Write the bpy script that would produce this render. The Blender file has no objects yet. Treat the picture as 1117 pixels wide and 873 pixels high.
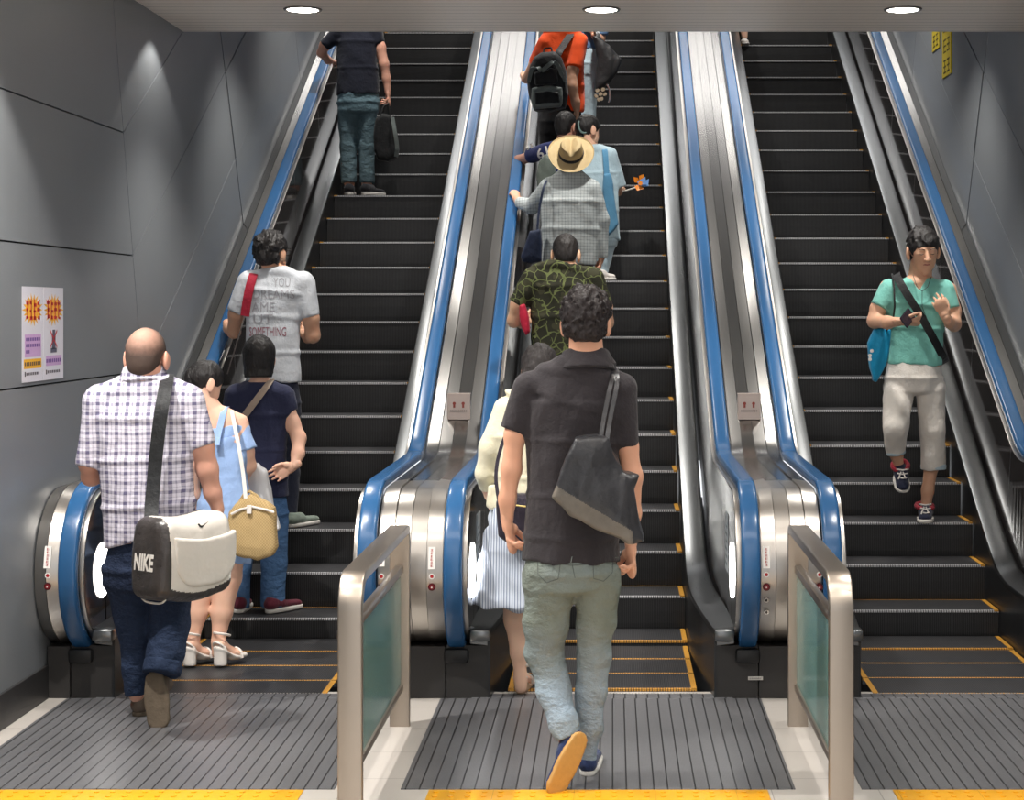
import bpy, bmesh, math, random
import numpy as np
from mathutils import Vector, Matrix
random.seed(7); np.random.seed(7)
SC = bpy.context.scene
COL = SC.collection
V = Vector
# ---------------------------------------------------------------- camera model (metres; the photo seen from 1.79 m eye height)
FPX, PX0, PY0, CAMZ = 1910.0, 668.0, 338.0, 1.79
def W(px, py, Y):
    return V(((px - PX0) * Y / FPX, Y, CAMZ - (py - PY0) * Y / FPX))
cam = bpy.data.cameras.new('camera'); cam.sensor_width = 36; cam.lens = 36 * FPX / 1117
cam.shift_x = (558.5 - PX0) / 1117; cam.shift_y = (PY0 - 436.5) / 1117
cam.clip_start = .05; cam.clip_end = 200
camo = bpy.data.objects.new('camera', cam); COL.objects.link(camo)
camo.location = (0, 0, CAMZ); camo.rotation_euler = (math.pi / 2, 0, 0)
SC.camera = camo

# ---------------------------------------------------------------- materials
def lin(c):
    return tuple((x / 12.92 if x <= .04045 else ((x + .055) / 1.055) ** 2.4) for x in [v / 255 for v in c]) + (1,)
class NT:
    def __init__(s, name):
        s.m = bpy.data.materials.new(name); s.m.use_nodes = True
        s.t = s.m.node_tree; s.b = s.t.nodes['Principled BSDF']; s.out = s.t.nodes['Material Output']
    def n(s, typ, **kw):
        x = s.t.nodes.new(typ)
        for k, v in kw.items(): setattr(x, k, v)
        return x
    def l(s, a, b): s.t.links.new(a, b)
    def val(s, sock, v):
        if isinstance(v, bpy.types.NodeSocket): s.l(v, sock)
        else: sock.default_value = v
    def math(s, op, a, b=0.0, c=None):
        x = s.n('ShaderNodeMath', operation=op); s.val(x.inputs[0], a); s.val(x.inputs[1], b)
        if c is not None: s.val(x.inputs[2], c)
        return x.outputs[0]
    def mix(s, f, a, b):
        x = s.n('ShaderNodeMix', data_type='RGBA'); s.val(x.inputs[0], f)
        for k, v in ((6, a), (7, b)):
            s.val(x.inputs[k], v)
        return x.outputs[2]
    def xyz(s):
        if not hasattr(s, '_xyz'):
            tc = s.n('ShaderNodeTexCoord'); s.co = tc.outputs['Object']
            sp = s.n('ShaderNodeSeparateXYZ'); s.l(s.co, sp.inputs[0]); s._xyz = sp.outputs
        return s._xyz
    def noise(s, scale, detail=3, rough=.5, stretch=None):
        s.xyz(); src = s.co
        if stretch:
            mp = s.n('ShaderNodeMapping'); s.l(src, mp.inputs[0]); mp.inputs['Scale'].default_value = stretch; src = mp.outputs[0]
        x = s.n('ShaderNodeTexNoise'); s.l(src, x.inputs['Vector']); x.inputs['Scale'].default_value = scale
        x.inputs['Detail'].default_value = detail; x.inputs['Roughness'].default_value = rough
        return x.outputs['Fac']
    def stripe(s, axis, period, width, off=0.0):      # 1 inside a stripe
        a = s.math('ADD', s.xyz()[axis], off + 100 * period)
        fr = s.math('FRACT', s.math('DIVIDE', a, period))
        return s.math('LESS_THAN', fr, width)
    def bump(s, h, strength=.3, dist=.01):
        b = s.n('ShaderNodeBump'); b.inputs['Strength'].default_value = strength; b.inputs['Distance'].default_value = dist
        s.l(h, b.inputs['Height']); s.l(b.outputs[0], s.b.inputs['Normal'])
    def setp(s, color=None, rough=None, metal=None, spec=None):
        if color is not None: s.val(s.b.inputs['Base Color'], color)
        if rough is not None: s.val(s.b.inputs['Roughness'], rough)
        if metal is not None: s.val(s.b.inputs['Metallic'], metal)
        if spec is not None: s.val(s.b.inputs['Specular IOR Level'], spec)
        return s.m
MATS = {}
def plain(name, rgb, rough=.6, metal=0, spec=.4, var=.12, scale=30, bump=0, stretch=None, bdist=.004):
    if name in MATS: return MATS[name]
    t = NT(name); c = lin(rgb)
    nz = t.noise(scale, 3, .6, stretch)
    dk = tuple(v * (1 - var) for v in c[:3]) + (1,); lt = tuple(min(1, v * (1 + var)) for v in c[:3]) + (1,)
    t.setp(t.mix(nz, dk, lt), rough, metal, spec)
    if bump: t.bump(nz, bump, bdist)
    MATS[name] = t.m; return t.m
def cloth(name, rgb, var=.18, rough=.85, bump=.35):
    """Woven cloth with soft creases."""
    if name in MATS: return MATS[name]
    t = NT(name); c = lin(rgb)
    n1 = t.noise(11, 5, .6); n2 = t.noise(420, 2, .5); n3 = t.noise(20, 3, .5, (1, 1, .35))
    dk = tuple(v * (1 - var) for v in c[:3]) + (1,); lt = tuple(min(1, v * (1 + var)) for v in c[:3]) + (1,)
    t.setp(t.mix(n1, dk, lt), rough, 0, .2)
    t.b.inputs['Sheen Weight'].default_value = .15
    h = t.math('MULTIPLY_ADD', n2, .03, t.math('ADD', n1, t.math('MULTIPLY', n3, .6))); t.bump(h, bump * 1.15, .03)
    MATS[name] = t.m; return t.m
def emis(name, rgb, strength):
    t = NT(name); t.setp(lin(rgb), .4); t.b.inputs['Emission Color'].default_value = lin(rgb); t.b.inputs['Emission Strength'].default_value = strength
    return t.m

def m_steel(name, rgb=(178, 174, 168), rough=.3, stretch=(1, 1, 60), amt=.12):
    t = NT(name); n1 = t.noise(14, 3, .6, stretch); n2 = t.noise(2.2, 2)
    c = lin(rgb); dk = tuple(v * .82 for v in c[:3]) + (1,)
    t.setp(t.mix(t.math('MULTIPLY', n1, .3), c, dk), t.math('MULTIPLY_ADD', n1, amt, rough - amt / 2), 1.0)
    return t.m
STEEL = m_steel('brushed_steel', (186, 181, 175), .3, (30, .3, .3), .03)
STEEL_TOP = m_steel('deck_top_steel', (152, 150, 147), .22, (30, .3, .3), .02)
STEEL_X = m_steel('brushed_steel_across', (176, 172, 168), .3, (1, 60, 60))
STEEL_DECK = m_steel('deck_steel', (124, 126, 127), .28, (20, .3, .3), .03)
STEEL_SOFT = m_steel('rail_steel', (176, 165, 153), .34, (30, 30, 1))
def m_wall():
    t = NT('grey_metal_panel'); n = t.noise(160, 2); n2 = t.noise(.9, 2)
    t.setp(t.mix(n2, lin((134, 138, 142)), lin((148, 152, 156))), t.math('MULTIPLY_ADD', n, .1, .36), .35, .4)
    return t.m
WALL = m_wall()
DARK_GAP = plain('dark_joint', (38, 38, 38), .8)
BLACK = plain('black_plastic', (26, 26, 27), .45, 0, .4)
SKIRT_M = plain('black_skirt_panel', (30, 31, 33), .35, 0, .5)
BOX_M = plain('charcoal_speckled_panel', (48, 46, 45), .5, 0, .4, .35, 300)
BLUE_RAIL = plain('blue_rubber', (38, 86, 132), .24, 0, .55, .06)
def m_panel():
    t = NT('dark_balustrade_panel'); t.setp(lin((84, 80, 80)), .07, .7, .6)
    return t.m
PANEL = m_panel()
def m_mat():
    t = NT('grooved_landing_plate')
    g = t.stripe(0, .0515, .11); n = t.noise(60, 3); n2 = t.noise(1.6, 3)
    base = t.mix(n2, lin((104, 104, 107)), lin((124, 124, 127)))
    base = t.mix(t.math('MULTIPLY', n, .35), base, lin((70, 70, 72)))
    fine = t.stripe(0, .00515, .35)
    base = t.mix(t.math('MULTIPLY', fine, .25), base, lin((62, 62, 64)))
    t.setp(t.mix(g, base, lin((28, 28, 30))), t.math('MULTIPLY_ADD', n2, .2, .28), .25, .5)
    t.bump(t.math('SUBTRACT', 1.0, g), .5, .004); return t.m
MAT_M = m_mat()
def m_tile():
    t = NT('pale_floor_tile')
    gx = t.stripe(1, .40, .012, .12); gy = t.stripe(0, .40, .010, .21)
    g = t.math('MAXIMUM', gx, gy); n = t.noise(3, 4); n2 = t.noise(90, 3)
    base = t.mix(n, lin((184, 178, 171)), lin((200, 194, 187)))
    base = t.mix(t.math('MULTIPLY', n2, .2), base, lin((180, 172, 166)))
    t.setp(t.mix(g, base, lin((150, 143, 138))), .3, 0, .5); t.bump(t.math('SUBTRACT', 1.0, g), .2, .003); return t.m
TILE = m_tile()
def m_yellow():
    t = NT('yellow_tactile_tile'); n = t.noise(8, 3)
    seam = t.stripe(0, .30, .008, .09)
    t.setp(t.mix(seam, t.mix(n, lin((226, 158, 22)), lin((236, 174, 36))), lin((190, 135, 30))), .4, 0, .4); return t.m
YELLOW = m_yellow()
def m_step(name, axis_groove, col, colg, period=.0095):
    t = NT(name); g = t.stripe(0, period, .45); n = t.noise(40, 3); n2 = t.noise(5, 2)
    base = t.mix(n2, lin(col), lin(tuple(min(255, int(v * 1.25)) for v in col)))
    base = t.mix(t.math('MULTIPLY', n, .4), base, lin(colg))
    t.setp(t.mix(g, base, lin(colg)), .42, .3, .4); t.bump(g, .4, .003); return t.m
RISER = m_step('black_grooved_riser', 0, (56, 56, 57), (34, 34, 35))
TREAD = m_step('charcoal_grooved_tread', 0, (74, 74, 76), (40, 40, 42))
def m_nose():
    t = NT('pale_step_nosing'); g = t.stripe(0, .0125, .62)
    t.setp(t.mix(g, lin((60, 60, 62)), lin((196, 196, 198))), .4, .2, .5); return t.m
NOSE = m_nose()
def m_noseY():
    t = NT('amber_step_line'); g = t.stripe(0, .0125, .6)
    t.setp(t.mix(g, lin((110, 80, 40)), lin((205, 148, 62))), .5, 0, .4); return t.m
NOSEY = m_noseY()
STEP_YEL = plain('yellow_step_mark', (196, 142, 52), .5)
WHITE_PL = plain('white_plastic', (226, 224, 220), .4, var=.03)
RED = plain('signal_red', (168, 34, 40), .45)
def m_ceil():
    t = NT('slatted_ceiling_metal'); g = t.stripe(1, .105, .07); n = t.noise(30, 3)
    t.setp(t.mix(g, t.mix(n, lin((244, 234, 222)), lin((250, 240, 230))), lin((168, 160, 152))), .45, .2, .4)
    t.bump(t.math('SUBTRACT', 1.0, g), .4, .004); return t.m
CEIL = m_ceil()
def m_glass():
    t = NT('teal_frosted_glass'); n = t.noise(5, 3)
    t.setp(t.mix(n, lin((112, 158, 154)), lin((138, 182, 176))), .18, 0, .6)
    t.b.inputs['Transmission Weight'].default_value = .25
    t.b.inputs['Alpha'].default_value = .93
    return t.m
GLASS = m_glass()
LAMP = emis('lamp_diffuser', (255, 250, 240), 14)

# ---------------------------------------------------------------- mesh helpers
def link(name, me, mats, parent=None, loc=None):
    o = bpy.data.objects.new(name, me); COL.objects.link(o)
    if not isinstance(mats, (list, tuple)): mats = [mats]
    if mats is not None and len(me.materials) == 0:
        for m in mats: me.materials.append(m)
    if parent: o.parent = parent
    if loc is not None: o.location = loc
    return o
def from_pyd(name, verts, faces, mats, parent=None, smooth=False, fm=None, loc=None):
    me = bpy.data.meshes.new(name); me.from_pydata([tuple(v) for v in verts], [], faces)
    if fm is not None: me.polygons.foreach_set('material_index', fm)
    if smooth: me.polygons.foreach_set('use_smooth', [True] * len(me.polygons))
    bm = bmesh.new(); bm.from_mesh(me); bmesh.ops.recalc_face_normals(bm, faces=bm.faces); bm.to_mesh(me); bm.free()
    me.update(); return link(name, me, mats, parent, loc)
class MB:
    """Collects shapes into one mesh."""
    def __init__(s): s.v = []; s.f = []; s.m = []
    def add(s, vs, fs, mi=0):
        o = len(s.v); s.v += [tuple(v) for v in vs]; s.f += [[i + o for i in f] for f in fs]; s.m += [mi] * len(fs); return s
    def box(s, x0, x1, y0, y1, z0, z1, mi=0, b=0.0):
        if b <= 0:
            vs = [(x, y, z) for x in (x0, x1) for y in (y0, y1) for z in (z0, z1)]
            return s.add(vs, [(0, 1, 3, 2), (4, 6, 7, 5), (0, 4, 5, 1), (2, 3, 7, 6), (0, 2, 6, 4), (1, 5, 7, 3)], mi)
        bm = bmesh.new(); bmesh.ops.create_cube(bm, size=1)
        for v in bm.verts: v.co = V(((x0 + x1) / 2 + v.co.x * (x1 - x0), (y0 + y1) / 2 + v.co.y * (y1 - y0), (z0 + z1) / 2 + v.co.z * (z1 - z0)))
        bmesh.ops.bevel(bm, geom=bm.edges[:], offset=b, segments=2, affect='EDGES', profile=.5)
        bm.verts.index_update(); s.add([v.co for v in bm.verts], [[v.index for v in f.verts] for f in bm.faces], mi); bm.free(); return s
    def quad(s, a, b, c, d, mi=0): return s.add([a, b, c, d], [(0, 1, 2, 3)], mi)
    def tube(s, pts, r, n=10, mi=0, cap=True):
        pts = [V(p) for p in pts]; rs = r if isinstance(r, (list, tuple)) else [r] * len(pts)
        vs = []; fs = []; prev = None
        for i, p in enumerate(pts):
            d = (pts[min(i + 1, len(pts) - 1)] - pts[max(i - 1, 0)]).normalized()
            u = prev - d * prev.dot(d) if prev is not None else d.orthogonal()
            u.normalize(); prev = u; w = d.cross(u)
            for j in range(n):
                a = 2 * math.pi * j / n; vs.append(p + (u * math.cos(a) + w * math.sin(a)) * rs[i])
        for i in range(len(pts) - 1):
            for j in range(n):
                k = (j + 1) % n; fs.append((i * n + j, i * n + k, (i + 1) * n + k, (i + 1) * n + j))
        if cap: fs.append(tuple(range(n))); fs.append(tuple(range((len(pts) - 1) * n, len(pts) * n)))
        return s.add(vs, fs, mi)
    def sweep(s, path, section, closed=True, mi=0, cap=True):
        """path: list of (y, z, ny, nz) frames; section: list of (x, n) points."""
        k = len(section); vs = [(sx, y + ny * sn, z + nz * sn) for (y, z, ny, nz) in path for (sx, sn) in section]; fs = []
        for i in range(len(path) - 1):
            for j in range(k if closed else k - 1):
                q = (j + 1) % k; fs.append((i * k + j, i * k + q, (i + 1) * k + q, (i + 1) * k + j))
        if cap and closed: fs.append(tuple(range(k))); fs.append(tuple(range((len(path) - 1) * k, len(path) * k)))
        return s.add(vs, fs, mi)
    def disc(s, c, ax, r, depth, n=28, mi=0, sc=(1, 1)):
        ax = V(ax).normalized(); u = V((0, 0, 1)) if abs(ax.z) < .9 else V((0, 1, 0)); u = (u - ax * u.dot(ax)).normalized(); w = ax.cross(u); c = V(c)
        ring = [c + (u * math.cos(2 * math.pi * j / n) * sc[0] + w * math.sin(2 * math.pi * j / n) * sc[1]) * r for j in range(n)]
        vs = ring + [p + ax * depth for p in ring]
        fs = [tuple(range(n)), tuple(range(n, 2 * n))] + [(j, (j + 1) % n, n + (j + 1) % n, n + j) for j in range(n)]
        return s.add(vs, fs, mi)
    def build(s, name, mats, parent=None, smooth=False, loc=None):
        if loc is not None: s.v = [tuple(V(v) - V(loc)) for v in s.v]
        o = from_pyd(name, s.v, s.f, mats, parent, smooth, s.m, loc)
        if smooth: auto_smooth(o)
        return o
def auto_smooth(o, ang=40):
    bm = bmesh.new(); bm.from_mesh(o.data); c = math.cos(math.radians(ang))
    for e in bm.edges:
        if len(e.link_faces) == 2 and e.link_faces[0].normal.dot(e.link_faces[1].normal) < c: e.smooth = False
    bm.to_mesh(o.data); bm.free()
def tag(o, label=None, cat=None, group=None, kind=None):
    if label: o['label'] = label
    if cat: o['category'] = cat
    if group: o['group'] = group
    if kind: o['kind'] = kind
    return o
def empty(name, loc, label=None, cat=None, group=None):
    o = bpy.data.objects.new(name, None); COL.objects.link(o); o.location = loc; o.empty_display_size = .1
    return tag(o, label, cat, group)
def to_local(o, parent):
    """Keep a world-space mesh where it is while its parent sits elsewhere."""
    o.parent = parent; off = parent.location
    o.data.transform(Matrix.Translation(-off)); return o

# ---------------------------------------------------------------- levels
PITCH, RISE = .345, .1992
def zin(Y): return .347 + (Y - 9.884) * RISE / PITCH          # nosing line on the incline
def zst(s):                                                    # height of the nosing with index s
    L = .347 + RISE * s; return .5 * (L + math.sqrt(L * L + .003))
def ytr(s): return 9.884 + PITCH * s
def zdeck(Y, off, rad=.02):                                    # follows the incline with a soft bend at the foot
    L = zin(Y); return off + .5 * (L + math.sqrt(L * L + rad))
def zd2(Y, up, flat, rad=.012):                                 # deck line: level at the foot, then raked
    a = zin(Y) + up - flat; return flat + .5 * (a + math.sqrt(a * a + rad))
YTOP = 19.6
COMB = 8.14
WL, WR = -2.607, 2.50
XC = {'left': -1.775, 'center': -.047, 'right': 1.66}
HALF_STEP, RAILX, RAILW = .45, .67, .0425
RAIL_UP = .655
# ================================================================= THE SETTING
MB().box(-7, 7, -4, 8.2, -.05, 0).build('floor', TILE)['kind'] = 'structure'
MB().box(-7, 7, 8.2, 20, -.6, -.35).build('floor', DARK_GAP)['kind'] = 'structure'
cl = MB().box(-7, 7, -4, 10.64, 3.48, 3.9)
cl.build('ceiling', CEIL)['kind'] = 'structure'
SLOPE = math.atan2(RISE, PITCH)
sc = MB()
sc.add([(-3.2, 10.64, 3.9), (3.2, 10.64, 3.9), (3.2, 21, 3.9 + 10.36 * .5774), (-3.2, 21, 3.9 + 10.36 * .5774)], [(0, 1, 2, 3)])
sc.build('ceiling', plain('shaft_ceiling', (172, 172, 172), .7))['kind'] = 'structure'
MB().box(-3.2, 3.2, 20.8, 21, 0, 11).build('wall_back', plain('back_wall', (150, 150, 150), .7))['kind'] = 'structure'

def wall(name, X, sgn):
    """Panelled metal wall: separate panels with dark joints, level ones first, then panels raked with the escalator."""
    mb = MB(); g = .004
    mb.quad((X - sgn * -.02 * 1, -4, 0), (X + sgn * .02, 21, 0), (X + sgn * .02, 21, 11), (X + sgn * .02, -4, 11), 1)
    def panel(poly, depth=0.0):
        c = V((sum(p[0] for p in poly) / len(poly), sum(p[1] for p in poly) / len(poly)))
        n = len(poly); ins = []
        for i in range(n):
            p, a, b = V(poly[i]), V(poly[i - 1]), V(poly[(i + 1) % n])
            d = ((a - p).normalized() + (b - p).normalized())
            if d.length < 1e-5: ins.append(p); continue
            e1 = (b - p).normalized(); d.normalize(); sn = abs(d.x * e1.y - d.y * e1.x)
            ins.append(p + d * (g / max(sn, .2)))
        x = X - sgn * depth
        front = [(x, p.x, p.y) for p in ins]; back = [(X + sgn * .018, p.x, p.y) for p in ins]
        fs = [tuple(range(n))] + [(i, (i + 1) % n, n + (i + 1) % n, n + i) for i in range(n)]
        mb.add(front + back, fs, 0)
    zs = [.15, 1.447, 2.085, 2.735, 3.50]
    tanS = .5774
    def mitre(z): return 9.52 + (2.085 - z) * .285
    ys = [-4, -1.6, .7, 3.0, 5.3, 7.45]
    seams = [-4, -1.1, 1.9, 4.9]
    for i in range(4):
        for a, b in zip(seams, seams[1:] + [None]):
            if b is None: panel([(a, zs[i]), (mitre(zs[i]), zs[i]), (mitre(zs[i + 1]), zs[i + 1]), (a, zs[i + 1])])
            else: panel([(a, zs[i]), (b, zs[i]), (b, zs[i + 1]), (a, zs[i + 1])])
    # raked bands: band i starts on the mitre at heights zs; joints square to the slope at s = 11.9, 14.5 ...
    cs, sn = .866, .5
    def on(line, s):      # point on raked line through (y0,z0) with slope coordinate s
        y0, z0 = line; t = s - (y0 * cs + z0 * sn); return (y0 + t * cs, z0 + t * sn)
    lines = [(mitre(z), z) for z in zs]; lines[0] = (mitre(.15), .15); lines[4] = (mitre(3.5), 3.5)
    up = [(lines[4][0], lines[4][1] + .74 * k) for k in (1, 2, 3, 4)]
    allL = lines + up
    S = [11.9, 14.5, 17.1, 19.7, 22.5]
    for i in range(len(allL) - 1):
        a, b = allL[i], allL[i + 1]
        if i < 4: panel([a, on(a, S[0]), on(b, S[0]), b])
        else: panel([on(a, 10.9), on(a, S[0]), on(b, S[0]), on(b, 10.9)])
        for s0, s1 in zip(S, S[1:]): panel([on(a, s0), on(a, s1), on(b, s1), on(b, s0)], .006 if i % 2 else .003)
    o = mb.build(name, [WALL, DARK_GAP]); o['kind'] = 'structure'; return o
wall('wall_left', WL, -1); wall('wall_right', WR, 1)
for nm, X, s in (('baseboard_left', WL, 1), ('baseboard_right', WR, -1)):
    x0, x1 = sorted((X - s * .01, X + s * .012))
    MB().box(x0, x1, -4, 8.1, 0, .155, b=.003).build(nm, plain('dark_skirting', (58, 57, 58), .4, .3))['kind'] = 'structure'

# yellow tactile strips, one strip of tiles in front of each escalator
def tactile(x0, x1, label):
    mb = MB().box(x0, x1, 6.22, 6.515, -.002, .004, b=.001)
    nx = int((x1 - x0) / .06)
    for i in range(nx):
        for j in range(5):
            c = (x0 + .03 + i * .06, 6.25 + j * .058, .003)
            mb.disc(c, (0, 0, 1), .011, .004, 8)
    tag(mb.build('tactile_strip', YELLOW, smooth=True, loc=((x0 + x1) / 2, 6.36, 0)), label, 'tactile paving', 'yellow tactile strips before the escalators')
tactile(-3.2, -1.148, 'yellow tactile paving strip in front of the escalator beside the poster wall')
tactile(-.683, .578, 'yellow tactile paving strip between the two guard rails before the middle escalator')
tactile(1.043, 2.45, 'yellow tactile paving strip before the right escalator, beyond the right guard rail')

# landing plates
for xs, lab in (((-2.507, -1.036), 'dark grooved landing plate before the escalator beside the poster wall'), ((-.79, .683), 'dark grooved landing plate under the man in black polo'), ((.93, 2.43), 'dark grooved landing plate right of the guard rails, with nobody on it')):
    o = MB().box(xs[0], xs[1], 6.53, 8.05, -.003, .004, b=.001).build('landing_plate', MAT_M, loc=((xs[0] + xs[1]) / 2, 7.3, 0))
    tag(o, lab, 'floor plate', 'grooved landing plates')

# ceiling downlights
for i, (x, lab) in enumerate(((-1.74, 'round ceiling downlight above the left escalator'), (-.062, 'round ceiling downlight above the middle escalator'), (1.633, 'round ceiling downlight above the right escalator'))):
    c = V((x, 9.84, 3.48)); t = empty('downlight', c, lab, 'ceiling light', 'ceiling downlights')
    mb = MB(); n = 40
    vs = []; 
    for r, z in ((.108, -.001), (.104, -.008), (.09, -.008), (.086, .002)):
        vs += [(r * math.cos(2 * math.pi * j / n), r * math.sin(2 * math.pi * j / n), z) for j in range(n)]
    fs = [(k * n + j, k * n + (j + 1) % n, (k + 1) * n + (j + 1) % n, (k + 1) * n + j) for k in range(3) for j in range(n)]
    mb.add(vs, fs); mb.build('trim_ring', plain('lamp_ring', (120, 114, 110), .3, .8), t, True)
    MB().disc((0, 0, -.006), (0, 0, 1), .087, .004, 40).build('diffuser', LAMP, t)

# ================================================================= ESCALATORS
def rail_path(inset=0.0, ytop=YTOP):
    """(y,z,ny,nz) along the handrail: from its inlet at the base, round the newel, along the flat, up the incline."""
    R = .385 - inset; cy, cz = 8.24, .595; P = []
    for a in np.linspace(math.radians(-112), math.radians(90), 40):
        # angle from straight ahead (towards the viewer)
        ny, nz = -math.cos(a), math.sin(a); P.append((cy + ny * R, cz + nz * R, ny, nz))
    zt = cz + .385
    yb = 9.884 + (zt - .347 - RAIL_UP) / .5774
    r = .62; tl = r * math.tan(SLOPE / 2)
    y0 = yb - tl
    P.append((cy + .3, zt - inset, 0, 1)); P.append((y0 - .25, zt - inset, 0, 1))
    for a in np.linspace(0, SLOPE, 12):
        ny, nz = -math.sin(a), math.cos(a)
        # circle centre above
        P.append((y0 + (r + inset) * math.sin(a), zt + r - (r + inset) * math.cos(a), ny, nz))
    yy = P[-1][0]; z0 = P[-1][1]; ny, nz = P[-1][2:]
    for Y in np.linspace(yy + .3, ytop, 20): P.append((Y, z0 + (Y - yy) * .5774, ny, nz))
    return P
RP = rail_path()
def rrect(w, t0, t1, r=.012, n=4):
    """Rounded section: half width w, from normal offset t0 to t1, the top well rounded."""
    pts = []
    for cx, cn, a0 in ((w - r, t1 - r, 0), (-w + r, t1 - r, 90), (-w + r * .5, t0 + r * .5, 180), (w - r * .5, t0 + r * .5, 270)):
        rr = r if cn == t1 - r else r * .5
        for k in range(n + 1):
            a = math.radians(a0 + 90 * k / n); pts.append((cx + rr * math.cos(a), cn + rr * math.sin(a)))
    return pts
def shift(sec, x): return [(p[0] + x, p[1]) for p in sec]
GLOW = emis('newel_lamp', (255, 252, 246), 9)

def escalator(key, label, ph):
    xc = XC[key]; root = empty('escalator', (xc, COMB, 0), label, 'escalator', 'escalators side by side')
    L = lambda mb, name, mats, smooth=False: to_local(mb.build(name, mats, None, smooth), root)
    first = None
    k0 = -5
    for k in range(k0, 27):
        s = k + ph; y = ytr(s); z = zst(s); y2 = ytr(s + 1)
        if y < COMB: y = COMB
        if y2 <= COMB + .02: continue
        w = HALF_STEP - .005; mb = MB(); drop = max(.03, z - zst(s - 1) + .03)
        # tread, nosing strip, curved riser
        mb.quad((-w, y + .014, z), (w, y + .014, z), (w, y2, z), (-w, y2, z), 1)
        flat = z - zst(s - 1) < .03
        mb.quad((-w, y, z - .002), (w, y, z - .002), (w, y + .014, z), (-w, y + .014, z), 3 if flat else 2)
        mb.quad((-w, y - .0004, z - .013), (w, y - .0004, z - .013), (w, y - .0004, z - .002), (-w, y - .0004, z - .002), 3 if flat else 2)
        pr = [(y, z - .002), (y + .006, z - .012)] + [(y + .006 + .03 * (1 - math.cos(q * 1.1)) , z - .012 - (drop - .012) * math.sin(q * 1.57)) for q in (.25, .5, .75, 1)]
        for (ya, za), (yb, zb) in zip(pr, pr[1:]): mb.quad((-w, ya, za), (w, ya, za), (w, yb, zb), (-w, yb, zb), 0)
        if not flat: mb.quad((-w, y2 - .012, z + .0012), (w, y2 - .012, z + .0012), (w, y2, z + .0012), (-w, y2, z + .0012), 3) if z < .3 else None
        for a, b in ((w - .026, w), (-w, -w + .026)):
            mb.quad((a, y + .002, z + .0015), (b, y + .002, z + .0015), (b, y2 - .01, z + .0015), (a, y2 - .01, z + .0015), 4)
            mb.quad((a, y - .001, z - .008), (b, y - .001, z - .008), (b, y - .001, z + .001), (a, y - .001, z + .001), 4)
        mb.quad((-w, y2, z), (w, y2, z), (w, y2, z - .03), (-w, y2, z - .03), 0)
        mb.v = [(v[0] + xc, v[1], v[2]) for v in mb.v]
        L(mb, 'step', [RISER, TREAD, NOSE, NOSEY, STEP_YEL])
    # comb plate with teeth
    mb = MB().box(xc - .60, xc + .60, 8.045, COMB, -.004, .005, 0, .001)
    for i in range(60): 
        x = xc - HALF_STEP + .012 + i * (2 * HALF_STEP - .024) / 59; mb.box(x - .003, x + .003, COMB, COMB + .02, .001, .004, 1)
    L(mb, 'comb_plate', [MAT_M, plain('comb_teeth', (170, 165, 160), .4, .5)])
    ysam = [8.06, 8.4, 8.7] + list(np.arange(8.9, 10.9, .08)) + list(np.linspace(11, YTOP, 12))
    for sg in (-1, 1):
        X = lambda a: xc + sg * a
        xf = lambda Y: HALF_STEP + .066 * min(1, max(0, (9.2 - Y) / 1.1)) ** 1.5
        mb = MB(); vs = []
        for Y in ysam: vs += [(X(xf(Y)), Y, zdeck(Y, -.3)), (X(xf(Y)), Y, zd2(Y, .12, .30)), (X(xf(Y) + .012), Y, zd2(Y, .12, .30)), (X(xf(Y) + .012), Y, zdeck(Y, -.3))]
        fs = [(i * 4 + j, i * 4 + (j + 1) % 4, i * 4 + 4 + (j + 1) % 4, i * 4 + 4 + j) for i in range(len(ysam) - 1) for j in range(4)] + [(0, 1, 2, 3)]
        mb.add(vs, fs); L(mb, 'skirt_panel', SKIRT_M)
        mb = MB(); vs = []
        secd = [(0, -.004), (.006, .008), (.1, .028), (.116, .02), (.116, -.05), (.012, -.06)]
        for Y in ysam: vs += [(X(min(xf(Y) + a + .03 * min(1, max(0, (9.8 - Y) / 1.2)), .606) if a > .05 else xf(Y) + a - .002), Y, zd2(Y, .12, .30) + b) for a, b in secd]
        m = len(secd); fs = [(i * m + j, i * m + (j + 1) % m, i * m + m + (j + 1) % m, i * m + m + j) for i in range(len(ysam) - 1) for j in range(m)] + [tuple(range(m))]
        mb.add(vs, fs); L(mb, 'inner_deck', STEEL_DECK, True)
        # balustrade panel: straight strip plus the rounded newel end, with joints
        mb = MB(); IP = rail_path(.03)
        semi = [p for p in IP if p[0] < 8.241]; rest = [p for p in IP if p[0] >= 8.24 and p[1] > .6]
        xp = X(.606); xbt = lambda Y: X(.606 - .03 * min(1, max(0, (Y - 8.6) / 1.2)))
        mb.add([(xp, 8.24, .595)] + [(xp, p[0], p[1]) for p in semi], [(0, i, i + 1) for i in range(1, len(semi))])
        pts = [(8.24, .98 - .03)] + [(p[0], p[1]) for p in rest]
        Ys = [p[0] for p in pts]; zs_ = [p[1] for p in pts]
        joints = [8.9 + 1.05 * j for j in range(12)]
        YY = sorted(set(list(np.linspace(8.24, 10.6, 36)) + list(np.linspace(10.7, YTOP, 20))))
        bot = lambda Y: zd2(Y, .12, .30) - .02 if Y > 8.3 else .2
        vs = []
        for Y in YY: vs += [(xbt(Y), Y, bot(Y)), (xp, Y, float(np.interp(Y, Ys, zs_)))]
        mb.add(vs, [(i * 2, i * 2 + 1, i * 2 + 3, i * 2 + 2) for i in range(len(YY) - 1)])
        for jy in joints:
            zt_ = float(np.interp(jy, Ys, zs_)); e = .002
            mb.add([(xbt(jy) - sg * .0006, jy - e, bot(jy)), (xbt(jy) - sg * .0006, jy + e, bot(jy)), (xp - sg * .0006, jy + e, zt_), (xp - sg * .0006, jy - e, zt_)], [(0, 1, 2, 3)], 1)
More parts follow.
